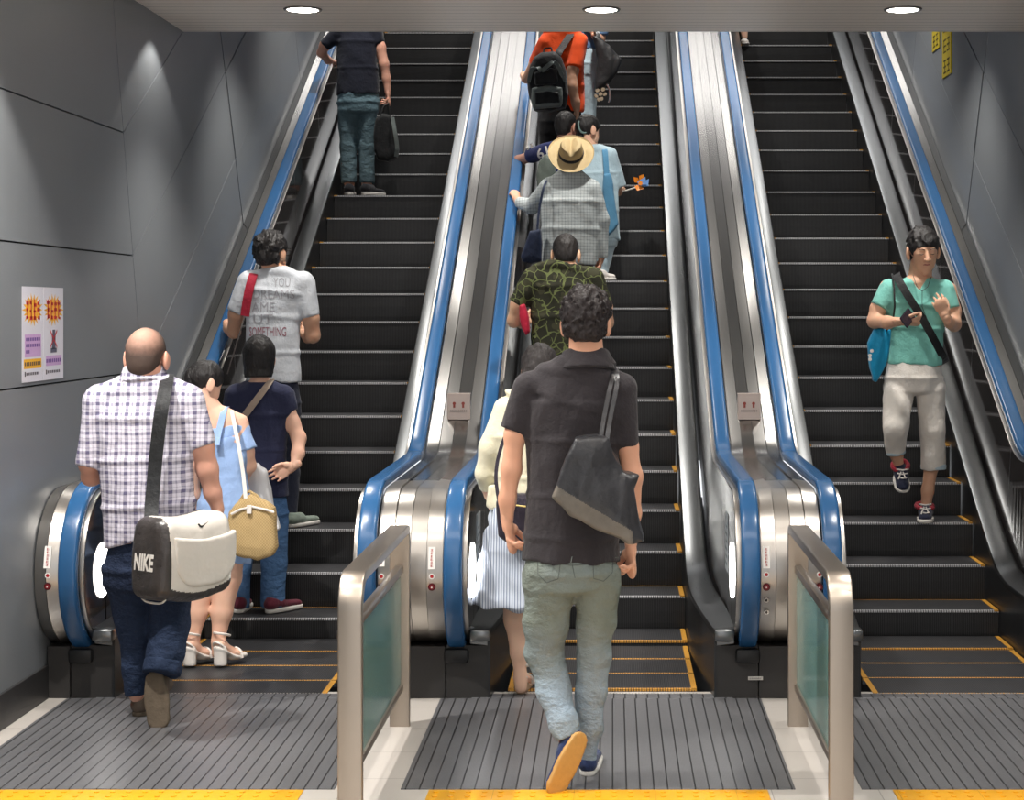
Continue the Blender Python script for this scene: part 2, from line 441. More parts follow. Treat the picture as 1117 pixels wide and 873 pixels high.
        L(mb, 'balustrade_panel', [PANEL, plain('panel_joint', (120, 120, 122), .3, .8)])
        # lamp disc in the newel end
        L(MB().disc((X(.6045), 8.17, .575), (-sg, 0, 0), .128, .004, 36), 'newel_lamp', GLOW)
        if key == 'center':
            mb = MB().box(min(X(.6045), X(.602)), max(X(.6045), X(.602)), 8.44, 8.62, .52, .80)
            xs_ = X(.6015)
            for q in range(6): mb.box(min(xs_, X(.6022)), max(xs_, X(.6022)), 8.46, 8.46 + .14 * (1 - .3 * (q % 2)), .55 + q * .036, .563 + q * .036, 1)
            L(mb, 'notice_sticker', [plain('pale_sticker', (172, 178, 182), .4), plain('sticker_print', (96, 104, 112), .5)])
        # handrail and its steel guide
        L(MB().sweep(RP, shift(rrect(RAILW, -.026, .016, .016), X(RAILX))), 'handrail', BLUE_RAIL, True)
        G = [p for p in rail_path(.028) if True]
        L(MB().sweep(G, shift(rrect(.014, -.010, .0, .003), X(RAILX - .05))), 'handrail_guide', STEEL, True)
        # inlet where the rail dives into the base
        mb = MB().box(X(RAILX) - .056, X(RAILX) + .056, 8.03, 8.35, .165, .232, 0, .016)
        L(mb, 'handrail_inlet', BLACK, True)
        x0, x1 = sorted((X(.515), X(.72)))
        L(MB().box(x0 + .001, x1 - .001, 8.062, 9.6, 0, .245, 0, .004), 'foot_box', BOX_M)
        x0, x1 = sorted((X(.512), X(.606)))
        L(MB().box(x0, x1, 8.0, 8.1, .27, .325, 0, .012), 'deck_end', STEEL_DECK, True)
    return root
ESC_L = escalator('left', 'escalator along the poster wall carrying people up', -.17)
ESC_C = escalator('center', 'middle escalator climbed by the straw hat rider', .31)
ESC_R = escalator('right', 'right escalator with a young man in mint coming down', 0)

# ================================================================= CLADDING BETWEEN THE ESCALATORS
def glyphs(mb, x0, z0, w, h, cols, rows_, y, mi=0, seed=1):
    """Rows of small stroke marks standing for unreadably small print."""
    rnd = random.Random(seed); cw, ch = w / cols, h / rows_
    for i in range(cols):
        for j in range(rows_):
            cx, cz = x0 + i * cw, z0 + j * ch
            for k in range(3):
                zz = cz + ch * (.2 + .28 * k)
                a = cx + cw * rnd.uniform(.08, .2); b = cx + cw * rnd.uniform(.7, .9)
                mb.box(a, b, y - .0006, y, zz - ch * .045, zz + ch * .045, mi)
            xx = cx + cw * rnd.uniform(.3, .6); mb.box(xx - cw * .06, xx + cw * .06, y - .0006, y, cz + ch * .12, cz + ch * .88, mi)
def cladding(x0, x1, strips, label, box_x, stickers, plate=None, mirror=1):
    cx = (x0 + x1) / 2; root = empty('escalator_cladding', (cx, 8.1, 0), label, 'cladding', 'steel cladding beside the handrails')
    L = lambda mb, name, mats, smooth=False: to_local(mb.build(name, mats, None, smooth), root)
    path = rail_path(.025)
    path = [p for p in path]
    w = (x1 - x0) / strips
    panels = []
    for i in range(strips):
        a, b = x0 + i * w + .0015, x0 + (i + 1) * w - .0015
        f = lambda x: .014 * (1 - ((x - cx) / ((x1 - x0) / 2)) ** 2) if strips > 1 else 0
        lower = 0 if strips < 3 else (.0 if i in (0, strips - 1) else -.010)
        sec = [(a, f(a) + lower - .02), (a, f(a) + lower), (b, f(b) + lower), (b, f(b) + lower - .02)]
        kcut = [q for q, p in enumerate(path) if p[0] > 8.5 and p[1] > .6][0]
        for nm, pa, mt in (('newel_panel', path[:kcut + 1], STEEL), ('deck_panel', path[kcut:], STEEL_TOP)):
            o = L(MB().sweep(pa, sec), nm, mt, False)
            o.data.polygons.foreach_set('use_smooth', [True] * len(o.data.polygons)); auto_smooth(o, 40)
    L(MB().box(x0 + .002, x1 - .002, 8.3, 9.2, .2, .93), 'core', DARK_GAP)
    L(MB().box(box_x[0], box_x[1], 8.06, 9.4, 0, .24, 0, .004), 'base_box', BOX_M)
    # stickers and buttons on the newel front
    for (px, items) in stickers:
        for it in items:
            kind, py, wd, ht = it
            # the front of the newel: find depth on the drum
            Yf = 7.9; x = (px - PX0) * Yf / FPX
            for _ in range(6):
                z = CAMZ - (py - PY0) * Yf / FPX; dz = z - .595; R = .385 - .025 + (.004 if strips > 2 else .014)
                Yf = 8.24 - math.sqrt(max(.001, R * R - dz * dz)) - .004
            x = (px - PX0) * Yf / FPX; nrm = V((0, Yf - 8.24, z - .595)).normalized()
            if kind == 'label':
                mb = MB().box(-wd, wd, -.002, 0, -ht, ht, 0); glyphs(mb, -wd * .55, -ht * .85, wd * 1.1, ht * 1.7, 1, 6, -.0021, 1, px)
                o = mb.build('label', [WHITE_PL, RED])
            elif kind == 'dot':
                mb = MB().disc((0, 0, 0), (0, -1, 0), wd, .002, 24, 0).disc((0, -.0021, 0), (0, -1, 0), wd * .6, .001, 20, 1); o = mb.build('warning_dot', [WHITE_PL, RED])
                o['label'] = 'small white sticker with a red spot'
            elif kind == 'stop':
                mb = MB().disc((0, 0, 0), (0, -1, 0), wd, .005, 24, 0).disc((0, -.005, 0), (0, -1, 0), wd * .62, .004, 20, 1).disc((0, -.009, 0), (0, -1, 0), wd * .22, .001, 12, 2)
                o = mb.build('stop_button', [plain('dark_red_ring', (88, 20, 26), .4), plain('deep_red', (130, 30, 38), .35), WHITE_PL]); o['label'] = 'round dark red stop button'
            else:
                mb = MB().disc((0, 0, 0), (0, -1, 0), wd, .005, 24, 0).disc((0, -.005, 0), (0, -1, 0), wd * .45, .003, 20, 1); o = mb.build('key_switch', [plain('key_ring', (200, 196, 190), .25, .9), plain('key_hole', (60, 56, 54), .4)])
            ang = math.atan2(nrm.z, -nrm.y)
            o.rotation_euler = (-ang, 0, 0); o.parent = root; o.location = V((x, Yf, z)) - root.location
    if plate:
        px, = plate; Y = 10.19; z = 1.15; x = (px - PX0) * Y / FPX
        mb = MB().box(-.067, .067, -.012, .01, 0, .15, 0, .003).box(-.067, .067, -.012, .05, .15, .153, 0)
        for k in (-1, 1):
            mb.disc((k * .026 - .0, -.0125, .095), (0, -1, 0), .0095, .001, 14, 1); mb.box(k * .026 - .006, k * .026 + .006, -.0135, -.0125, .07, .087, 1)
        glyphs(mb, -.05, .045, .1, .014, 9, 1, -.0125, 2, 5)
        o = L(mb, 'notice_plate', [plain('pinkish_plate', (196, 180, 172), .4, .3, var=.04), plain('faded_red', (150, 70, 62), .5), plain('plate_print', (70, 62, 60), .5)])
        o.location = V((x, Y, z)) - root.location
        o.data.transform(Matrix.Translation(root.location))
    return root
RA, RB_, RC_, RD = XC['left'] + RAILX, XC['center'] - RAILX, XC['center'] + RAILX, XC['right'] - RAILX
e = RAILW + .003
ST = lambda *n: [it for it in n]
lab = ('label', 603, .0155, .046); dot = ('dot', 629, .013, 0); stp = ('stop', 640.5, .017, 0)
cladding(RA + e, RB_ - e, 4, 'steel cladding with notice plate between left and middle escalators', (RA + .052, RB_ - .052),
         [(416, [('label', 607, .0155, .046), ('dot', 629, .013, 0), ('stop', 641, .017, 0)]), (471, [('label', 609, .0155, .05), dot, stp])], (500.5,))
cladding(RC_ + e, RD - e, 4, 'steel cladding with notice plate between middle and right escalators', (RC_ + .052, RD - .052),
         [(836, [('label', 608, .0155, .05), ('dot', 627, .013, 0), stp, ('key', 654.5, .012, 0), ('key', 667.5, .012, 0)]), (894, [('label', 607, .0155, .046), ('dot', 627, .013, 0), stp])], (817,))
cladding(WL + .005, XC['left'] - RAILX - e, 2, 'narrow steel cladding between the poster wall and left handrail', (WL + .005, XC['left'] - RAILX - .052),
         [(52, [('label', 608, .0155, .05), ('dot', 628, .013, 0), ('stop', 640, .016, 0)])])
cladding(XC['right'] + RAILX + e, WR - .005, 2, 'narrow steel cladding between right wall and outermost handrail', (XC['right'] + RAILX + .052, WR - .005), [])
# small maker's plate on the middle base box
o = MB().box(-.034, .034, -.003, 0, -.008, .008, 0, .001); glyphs(o, -.028, -.004, .056, .008, 7, 1, -.0031, 1, 3)
base_r = [c for c in bpy.data.objects if c.name.startswith('escalator_cladding')][1]
o = o.build('name_plate', [plain('pale_plate', (190, 186, 180), .4), BLACK]); o.parent = base_r; o.location = V(((824 - PX0) * 8.06 / FPX, 8.057, CAMZ - (740 - PY0) * 8.06 / FPX)) - base_r.location

# ================================================================= GUARD RAILS
def guard(x, label, side):
    y0, y1, ht, w, th = 6.085, 7.545, .868, .043, .036
    root = empty('guard_rail', (x, y0, 0), label, 'guard rail', 'steel guard rails with glass')
    # one bent flat bar: near post, top, far post
    path = []; r = .13
    def frame(pts):
        return pts
    path += [(y0, 0, -1, 0), (y0, ht - r, -1, 0)]
    for a in np.linspace(0, math.pi / 2, 9)[1:]: path.append((y0 + r - r * math.cos(a), ht - r + r * math.sin(a), -math.cos(a), math.sin(a)))
    r2 = .05
    path.append((y1 - r2, ht, 0, 1))
    for a in np.linspace(0, math.pi / 2, 7)[1:]: path.append((y1 - r2 + r2 * math.sin(a), ht - r2 + r2 * math.cos(a), math.sin(a), math.cos(a)))
    path.append((y1, 0, 1, 0))
    mb = MB().sweep(path, shift(rrect(w, -th, 0, .006, 3), x))
    to_local(mb.build('frame', STEEL_SOFT, None, True), root)
    to_local(MB().box(x - .016, x + .016, y0 + .03, y1 - .03, .66, .695, 0, .004).build('middle_bar', STEEL_SOFT, None, True), root)
    to_local(MB().box(x - .016, x + .016, y0 + .03, y1 - .03, .155, .185, 0, .004).build('bottom_bar', STEEL_SOFT, None, True), root)
    to_local(MB().box(x - .006, x + .006, y0 + .034, y1 - .034, .17, .68).build('glass_pane', GLASS), root)
guard(-.913, 'steel guard rail with teal glass left of the man in black polo', 1)
guard(.797, 'steel guard rail with teal glass right of the man in black polo', -1)

# ================================================================= POSTERS AND WALL SIGNS
def poster(ya, yb, z0, z1, label, kind):
    root_x = WL + .003; w = yb - ya; h = z1 - z0
    mb = MB()     # local frame: x along the wall (towards the escalators), y out of the wall, z up
    R = lambda a, b, c, d, mi, lift=1: mb.box(a * w, b * w, .0008, .0008 + .0003 * lift, c * h, d * h, mi)
    mb.box(0, w, 0, .001, 0, h, 0)
    rnd = random.Random(kind)
    # burst headline: spiky yellow star behind chunky red strokes
    cx, cz = .5 * w, .755 * h; n = 18; ring = []
    for j in range(2 * n):
        rr = (1.08 if j % 2 == 0 else .68) * (1 + .12 * rnd.random()); a = math.pi * j / n
        ring.append((cx + .43 * w * rr * math.cos(a), .0012, cz + .155 * h * rr * math.sin(a)))
    mb.add(ring, [tuple(range(2 * n))], 1)
    for i in range(4):
        x0 = .15 + .18 * i
        for k in range(3):
            zz = .655 + .075 * k + rnd.uniform(-.015, .015); aa = rnd.uniform(0, .05); R(x0 + aa, x0 + rnd.uniform(.12, .165), zz, zz + rnd.uniform(.022, .042), 2, 3)
        xx = x0 + rnd.uniform(.02, .1); R(xx, xx + .04, .65 + rnd.uniform(0, .02), .87, 2, 3)
    if kind == 1:
        R(.12, .9, .26, .5, 3); R(.08, .92, .14, .24, 1)
        for j in range(3):
            for i in range(7 if j < 2 else 2):
                R(.18 + i * .1, .25 + i * .1, .43 - j * .065, .465 - j * .065, 4, 2)
        for i in range(9): R(.12 + i * .088, .175 + i * .088, .17, .21, 5, 2)
    else:
        # grey figure crossed out in red
        R(.42, .6, .33, .5, 6, 2); R(.36, .66, .29, .34, 6, 2); R(.45, .58, .5, .54, 6, 2)
        for s_ in (-1, 1):
            c0 = (.5 * w, .44 * h); a = .17 * w; b = .09 * h; t = .02 * w
            mb.add([(c0[0] - a, .0022, c0[1] - s_ * b - t), (c0[0] - a, .0022, c0[1] - s_ * b + t), (c0[0] + a, .0022, c0[1] + s_ * b + t), (c0[0] + a, .0022, c0[1] + s_ * b - t)], [(0, 1, 2, 3)], 2)
        R(.12, .9, .15, .26, 3)
        for i in range(8): R(.14 + i * .095, .2 + i * .095, .185, .225, 4, 2)
    for i in range(8): R(.2 + i * .08, .25 + i * .08, .07, .1, 5, 2)
    R(.12, .17, .06, .11, 5, 2)
    o = mb.build('poster', [plain('poster_paper', (216, 214, 224), .35, var=.03), plain('poster_yellow', (236, 176, 48), .4), plain('poster_red', (196, 44, 44), .4), plain('poster_lilac', (196, 160, 204), .4), plain('poster_purple', (104, 70, 140), .4), plain('poster_ink', (60, 52, 58), .4), plain('poster_grey', (92, 92, 110), .4)])
    o.rotation_euler = (0, 0, math.pi / 2); o.location = (root_x, ya, z0)
    for v in o.data.vertices: v.co.y = -v.co.y
    o.data.flip_normals()
    tag(o, label, 'poster', 'posters on the grey wall')
poster(7.72, 8.005, 1.467, 1.893, 'poster with a red burst over lilac and yellow text blocks', 1)
poster(8.01, 8.30, 1.467, 1.893, 'poster with a red burst over a crossed-out figure', 2)
def wall_sign(y0, y1, z0, z1, label, n, seed):
    mb = MB().box(0, .012, 0, y1 - y0, 0, z1 - z0, 0, .002)
    rnd = random.Random(seed); w = y1 - y0; h = z1 - z0
    for c in range(2):
        for i in range(n):
            zc = h * (i + .5) / n; yc = w * (.3 + .4 * c); s = w * .14; g = h / n * .32
            for k in (-1, 0, 1): mb.box(-.001, .0, yc - s, yc + s, zc + k * g * .9 - .006, zc + k * g * .9 + .006, 1)
            q = rnd.uniform(-.6, .6) * s; mb.box(-.001, 0, yc + q - .008, yc + q + .008, zc - g, zc + g, 1)
    o = mb.build('wall_sign', [plain('yellow_sign', (196, 174, 44), .45), plain('sign_ink', (70, 62, 30), .5)])
    o.location = (WR - .014, y0, z0); tag(o, label, 'sign')
wall_sign(12.86, 13.2, 3.53, 4.3, 'long yellow vertical sign on the right wall under the ceiling edge', 5, 4)
wall_sign(13.32, 13.62, 3.79, 4.5, 'shorter-looking yellow vertical sign further up the right wall', 5, 9)

# ================================================================= LIGHT
def area(name, loc, rot, sx, sy, e, col=(1, .97, .93)):
    l = bpy.data.lights.new(name, 'AREA'); l.shape = 'RECTANGLE'; l.size = sx; l.size_y = sy; l.energy = e; l.color = col
    o = bpy.data.objects.new(name, l); COL.objects.link(o); o.location = loc; o.rotation_euler = rot; return o
def spot(name, loc, e, ang=80, blend=.6, rad=.08, rot=(0, 0, 0), col=(1, .96, .9)):
    l = bpy.data.lights.new(name, 'SPOT'); l.energy = e; l.spot_size = math.radians(ang); l.spot_blend = blend; l.shadow_soft_size = rad; l.color = col
    o = bpy.data.objects.new(name, l); COL.objects.link(o); o.location = loc; o.rotation_euler = rot; return o
# hall downlights and added fill bars; shaft bars, plus added spots for the riders
for x in (-1.74, -.06, 1.63):
    spot('downlight_beam', (x, 9.84, 3.44), 150, 110, .7)
    spot('downlight_beam', (x, 7.0, 3.44), 130, 100, .7)
    spot('downlight_beam', (x, 4.2, 3.44), 130, 100, .7)
for y, e_ in ((6.6, 420), (9.9, 16)):
    spot('wall_washer', (-2.40, y, 3.44), e_, 109, .22, .03)
for y in (.2, 3.0, 5.4):
    area('hall_fill', (0, y, 3.42), (0, 0, 0), 5.0, .35, 55)  # unseen bars, added for frontal fill and streaks in the steel
def sl(Y): return 3.78 + (Y - 10.64) * .5774
for Y, e_ in ((17.3, 80), (18.63, 80)):
    area('shaft_lamp', (0, Y, sl(Y) - .05), (SLOPE, 0, 0), 5.2, .34, e_, (1, .98, .97))
for x in XC.values():
    for Y in (12.3, 14.2, 16.2):
        spot('shaft_fill_spot', (x, Y - .8, sl(Y - .8) - .1), 165, 100, .7, .05, (math.radians(14), 0, 0))  # unseen spots, added to brighten the riders higher up
wd = bpy.data.worlds.new('world'); SC.world = wd; wd.use_nodes = True
bg = wd.node_tree.nodes['Background']; bg.inputs[0].default_value = (.95, .97, 1, 1); bg.inputs[1].default_value = 1.3
SC.view_settings.view_transform = 'Standard'
SC.view_settings.look = 'AgX - Base Contrast' if False else 'None'
SC.view_settings.exposure = 0
# ================================================================= SURFACES FROM FIELDS (figures, clothes, bags)
def nrm(v): return v / (np.linalg.norm(v) + 1e-12)
A_ = lambda v: np.array(v, dtype=np.float64)
class Prim:
    def __init__(s, f, lo, hi): s.f = f; s.lo = A_(lo); s.hi = A_(hi)
def seg(a, b, ra, rb, q=1.0, f0=False, f1=False, lat=None, qb=None, cap=1.0):
    """Tapering limb from a to b: elliptical section, q = depth / width; flat or rounded ends."""
    a = A_(a); b = A_(b); ab = b - a; L = np.linalg.norm(ab) + 1e-9; n = ab / L
    if lat is None:
        u = np.cross(n, (0, 1, 0))
        if np.linalg.norm(u) < .25: u = np.cross(n, (0, 0, 1)); 
        if np.linalg.norm(u) < .2: u = A_((1, 0, 0))
    else: u = A_(lat) - n * np.dot(A_(lat), n)
    u = nrm(u); v = np.cross(n, u); qb_ = q if qb is None else qb
    def f(P):
        w = P - a; t = w @ n / L; tc = np.clip(t, 0, 1); r = ra + (rb - ra) * tc
        du = w @ u; dv = (w @ v) / (q + (qb_ - q) * tc); da = (t - tc) * L / cap
        if f0: da = np.where(t < 0, 0, da)
        if f1: da = np.where(t > 1, 0, da)
        d = np.sqrt(du * du + dv * dv + da * da) - r
        if f0: d = np.maximum(d, -t * L)
        if f1: d = np.maximum(d, (t - 1) * L)
        return d * min(1, max(q, .45)) if q < 1 else d
    m = max(ra, rb) * max(1, q, qb_)
    return Prim(f, np.minimum(a, b) - m, np.maximum(a, b) + m)
def ell(c, r, R=None):
    c = A_(c); r = A_(r); Rm = np.eye(3) if R is None else A_(R); m = r.min()
    def f(P):
        q = (P - c) @ Rm / r; k = np.sqrt((q * q).sum(1)); return (k - 1) * m * (1 + .0 * k)
    e = np.abs(Rm) @ r
    return Prim(f, c - e, c + e)
def smin(a, b, k):
    if k <= 0: return np.minimum(a, b)
    h = np.clip(.5 + .5 * (b - a) / k, 0, 1); return b + (a - b) * h - k * h * (1 - h)
def field(prims, k):
    def f(P):
        d = None
        for p in prims:
            e = p.f(P); d = e if d is None else smin(d, e, k)
        return d
    return f
def folds(seed, amp, freq, stretch=(1, 1, .4)):
    r = np.random.RandomState(seed); D = []
    for i in range(7):
        d = r.normal(size=3) * A_(stretch); D.append((nrm(d) * freq * r.uniform(.6, 1.7), r.uniform(0, 6.28), r.uniform(.5, 1)))
    w = r.normal(size=(3, 3)) * freq * .35
    def f(P):
        Q = P + .03 * np.sin(P @ w + 1.3)
        g = 0
        for d, ph, a in D:
            q = np.sin(Q @ d * .6 + ph); g = g + a * (np.sqrt(q * q + .02) - .62)
        return amp * g / 1.6
    return f
def iso(prims, h, k=.02, noise=None, cuts=(), extra=None, org=(0, 0, 0)):
    """Naive surface nets on a sparse grid; returns verts, quads."""
    fs = field(prims, k)
    def F(P):
        d = fs(P)
        if noise is not None: d = d + noise(P)
        for c in cuts: d = np.maximum(d, c(P))
        return d
    lo = np.min([p.lo for p in prims], 0) - 4 * h - .02; hi = np.max([p.hi for p in prims], 0) + 4 * h + .02
    B = 4; nb = np.ceil((hi - lo) / (h * B)).astype(int) + 1
    ii = np.stack(np.meshgrid(*[np.arange(n) for n in nb], indexing='ij'), -1).reshape(-1, 3)
    cen = lo + (ii + .5) * B * h
    d = F(cen); near = np.abs(d) < B * h * 1.6 + .012
    N = nb * B
    G = np.repeat(np.repeat(np.repeat(np.where(d < 0, -1., 1.).reshape(nb), B, 0), B, 1), B, 2)
    off = np.stack(np.meshgrid(*[np.arange(B)] * 3, indexing='ij'), -1).reshape(-1, 3)
    idx = (ii[near][:, None, :] * B + off[None]).reshape(-1, 3)
    vals = np.concatenate([F(lo + c * h) for c in np.array_split(idx, max(1, len(idx) // 200000))])
    G[idx[:, 0], idx[:, 1], idx[:, 2]] = vals
    S = G < 0
    c = [S[x:N[0] - 1 + x, y:N[1] - 1 + y, z:N[2] - 1 + z] for x in (0, 1) for y in (0, 1) for z in (0, 1)]
    cnt = sum(a.astype(np.int8) for a in c); act = (cnt > 0) & (cnt < 8)
    ci = np.argwhere(act); vid = -np.ones(act.shape, int); vid[act] = np.arange(len(ci))
    acc = np.zeros((len(ci), 3)); num = np.zeros(len(ci))
    cv = np.array([(x, y, z) for x in (0, 1) for y in (0, 1) for z in (0, 1)])
    for a in range(8):
        for b in range(a + 1, 8):
            if np.abs(cv[a] - cv[b]).sum() != 1: continue
            ga = G[tuple((ci + cv[a]).T)]; gb = G[tuple((ci + cv[b]).T)]; m = (ga < 0) != (gb < 0)
            t = np.where(m, ga / (ga - gb + 1e-15), 0)
            acc += np.where(m[:, None], cv[a] + (cv[b] - cv[a]) * t[:, None], 0); num += m
    P = lo + (ci + acc / np.maximum(num, 1)[:, None]) * h
    Q = []
    for ax in range(3):
        o1, o2 = [(1, 2), (2, 0), (0, 1)][ax]
        sl0 = [slice(1, -1)] * 3; sl0[ax] = slice(0, -1); s1 = list(sl0); s1[ax] = slice(1, None)
        A0 = S[tuple(sl0)]; A1 = S[tuple(s1)]
        e = np.argwhere(A0 != A1)
        if not len(e): continue
        bpos = e + 1; bpos[:, ax] -= 1
        flip = A1[tuple(e.T)]
        def vv(d1, d2):
            q = bpos.copy(); q[:, o1] -= d1; q[:, o2] -= d2; return vid[tuple(q.T)]
        q = np.stack([vv(0, 0), vv(1, 0), vv(1, 1), vv(0, 1)], 1)
        q[flip] = q[flip][:, ::-1]; Q.append(q)
    Q = np.concatenate(Q); Q = Q[(Q >= 0).all(1)]
    # one relaxation + one projection step
    e = np.concatenate([Q[:, [0, 1]], Q[:, [1, 2]], Q[:, [2, 3]], Q[:, [3, 0]]])
    for _ in range(2):
        sm = np.zeros_like(P); dg = np.zeros(len(P))
        np.add.at(sm, e[:, 0], P[e[:, 1]]); np.add.at(dg, e[:, 0], 1); np.add.at(sm, e[:, 1], P[e[:, 0]]); np.add.at(dg, e[:, 1], 1)
        P = P * .5 + .5 * sm / np.maximum(dg, 1)[:, None]
    return P, Q
def mesh_iso(name, parts, mats, org, parent=None, fm=None):
    """parts: list of (P, Q[, material index]); org: world origin of the object."""
    vs = []; qs = []; mi = []; o = 0
    for p in parts:
        P, Q = p[0], p[1]; vs.append(P); qs.append(Q + o); mi += [p[2] if len(p) > 2 else 0] * len(Q); o += len(P)
    P = np.concatenate(vs) - A_(org); Q = np.concatenate(qs)
    me = bpy.data.meshes.new(name); me.vertices.add(len(P)); me.vertices.foreach_set('co', P.ravel())
    me.loops.add(len(Q) * 4); me.loops.foreach_set('vertex_index', Q.ravel().astype(np.int32))
    me.polygons.add(len(Q)); me.polygons.foreach_set('loop_start', np.arange(0, len(Q) * 4, 4, dtype=np.int32)); me.polygons.foreach_set('loop_total', np.full(len(Q), 4, np.int32))
    me.update(calc_edges=True); me.validate()
    me.polygons.foreach_set('use_smooth', [True] * len(me.polygons))
    if fm is not None: fmv = fm(P + A_(org), Q); me.polygons.foreach_set('material_index', fmv)
    elif max(mi) > 0: me.polygons.foreach_set('material_index', np.array(mi, np.int32))
    o = link(name, me, mats, parent)
    if parent is None: o.location = org
    return o

SKIN = {}
def skin(rgb):
    rgb = tuple(int(v + (255 - v) * .06) for v in rgb)
    key = 'skin_%d' % rgb[0]
    if key not in SKIN:
        t = NT(key); n = t.noise(14, 3); n2 = t.noise(90, 2); c = lin(rgb)
        t.setp(t.mix(n, tuple(v * .95 for v in c[:3]) + (1,), (min(1, c[0] * 1.15), min(1, c[1] * 1.13), min(1, c[2] * 1.13), 1)), .5, 0, .35)
        t.b.inputs['Subsurface Weight'].default_value = .12; t.b.inputs['Subsurface Radius'].default_value = (.9, .35, .2); t.b.inputs['Subsurface Scale'].default_value = .01
        t.bump(n2, .06, .002); SKIN[key] = t.m
    return SKIN[key]
def hairm(name, rgb, rough=.5):
    if name in MATS: return MATS[name]
    t = NT(name); n = t.noise(70, 4, .65, (1, 1, .18)); c = lin(rgb)
    t.setp(t.mix(n, tuple(v * .6 for v in c[:3]) + (1,), tuple(v * 1.6 for v in c[:3]) + (1,)), rough, 0, .45); t.bump(n, .7, .012); MATS[name] = t.m; return t.m
HAIR_K = hairm('black_hair', (26, 23, 23)); HAIR_B = hairm('dark_brown_hair', (34, 26, 26))

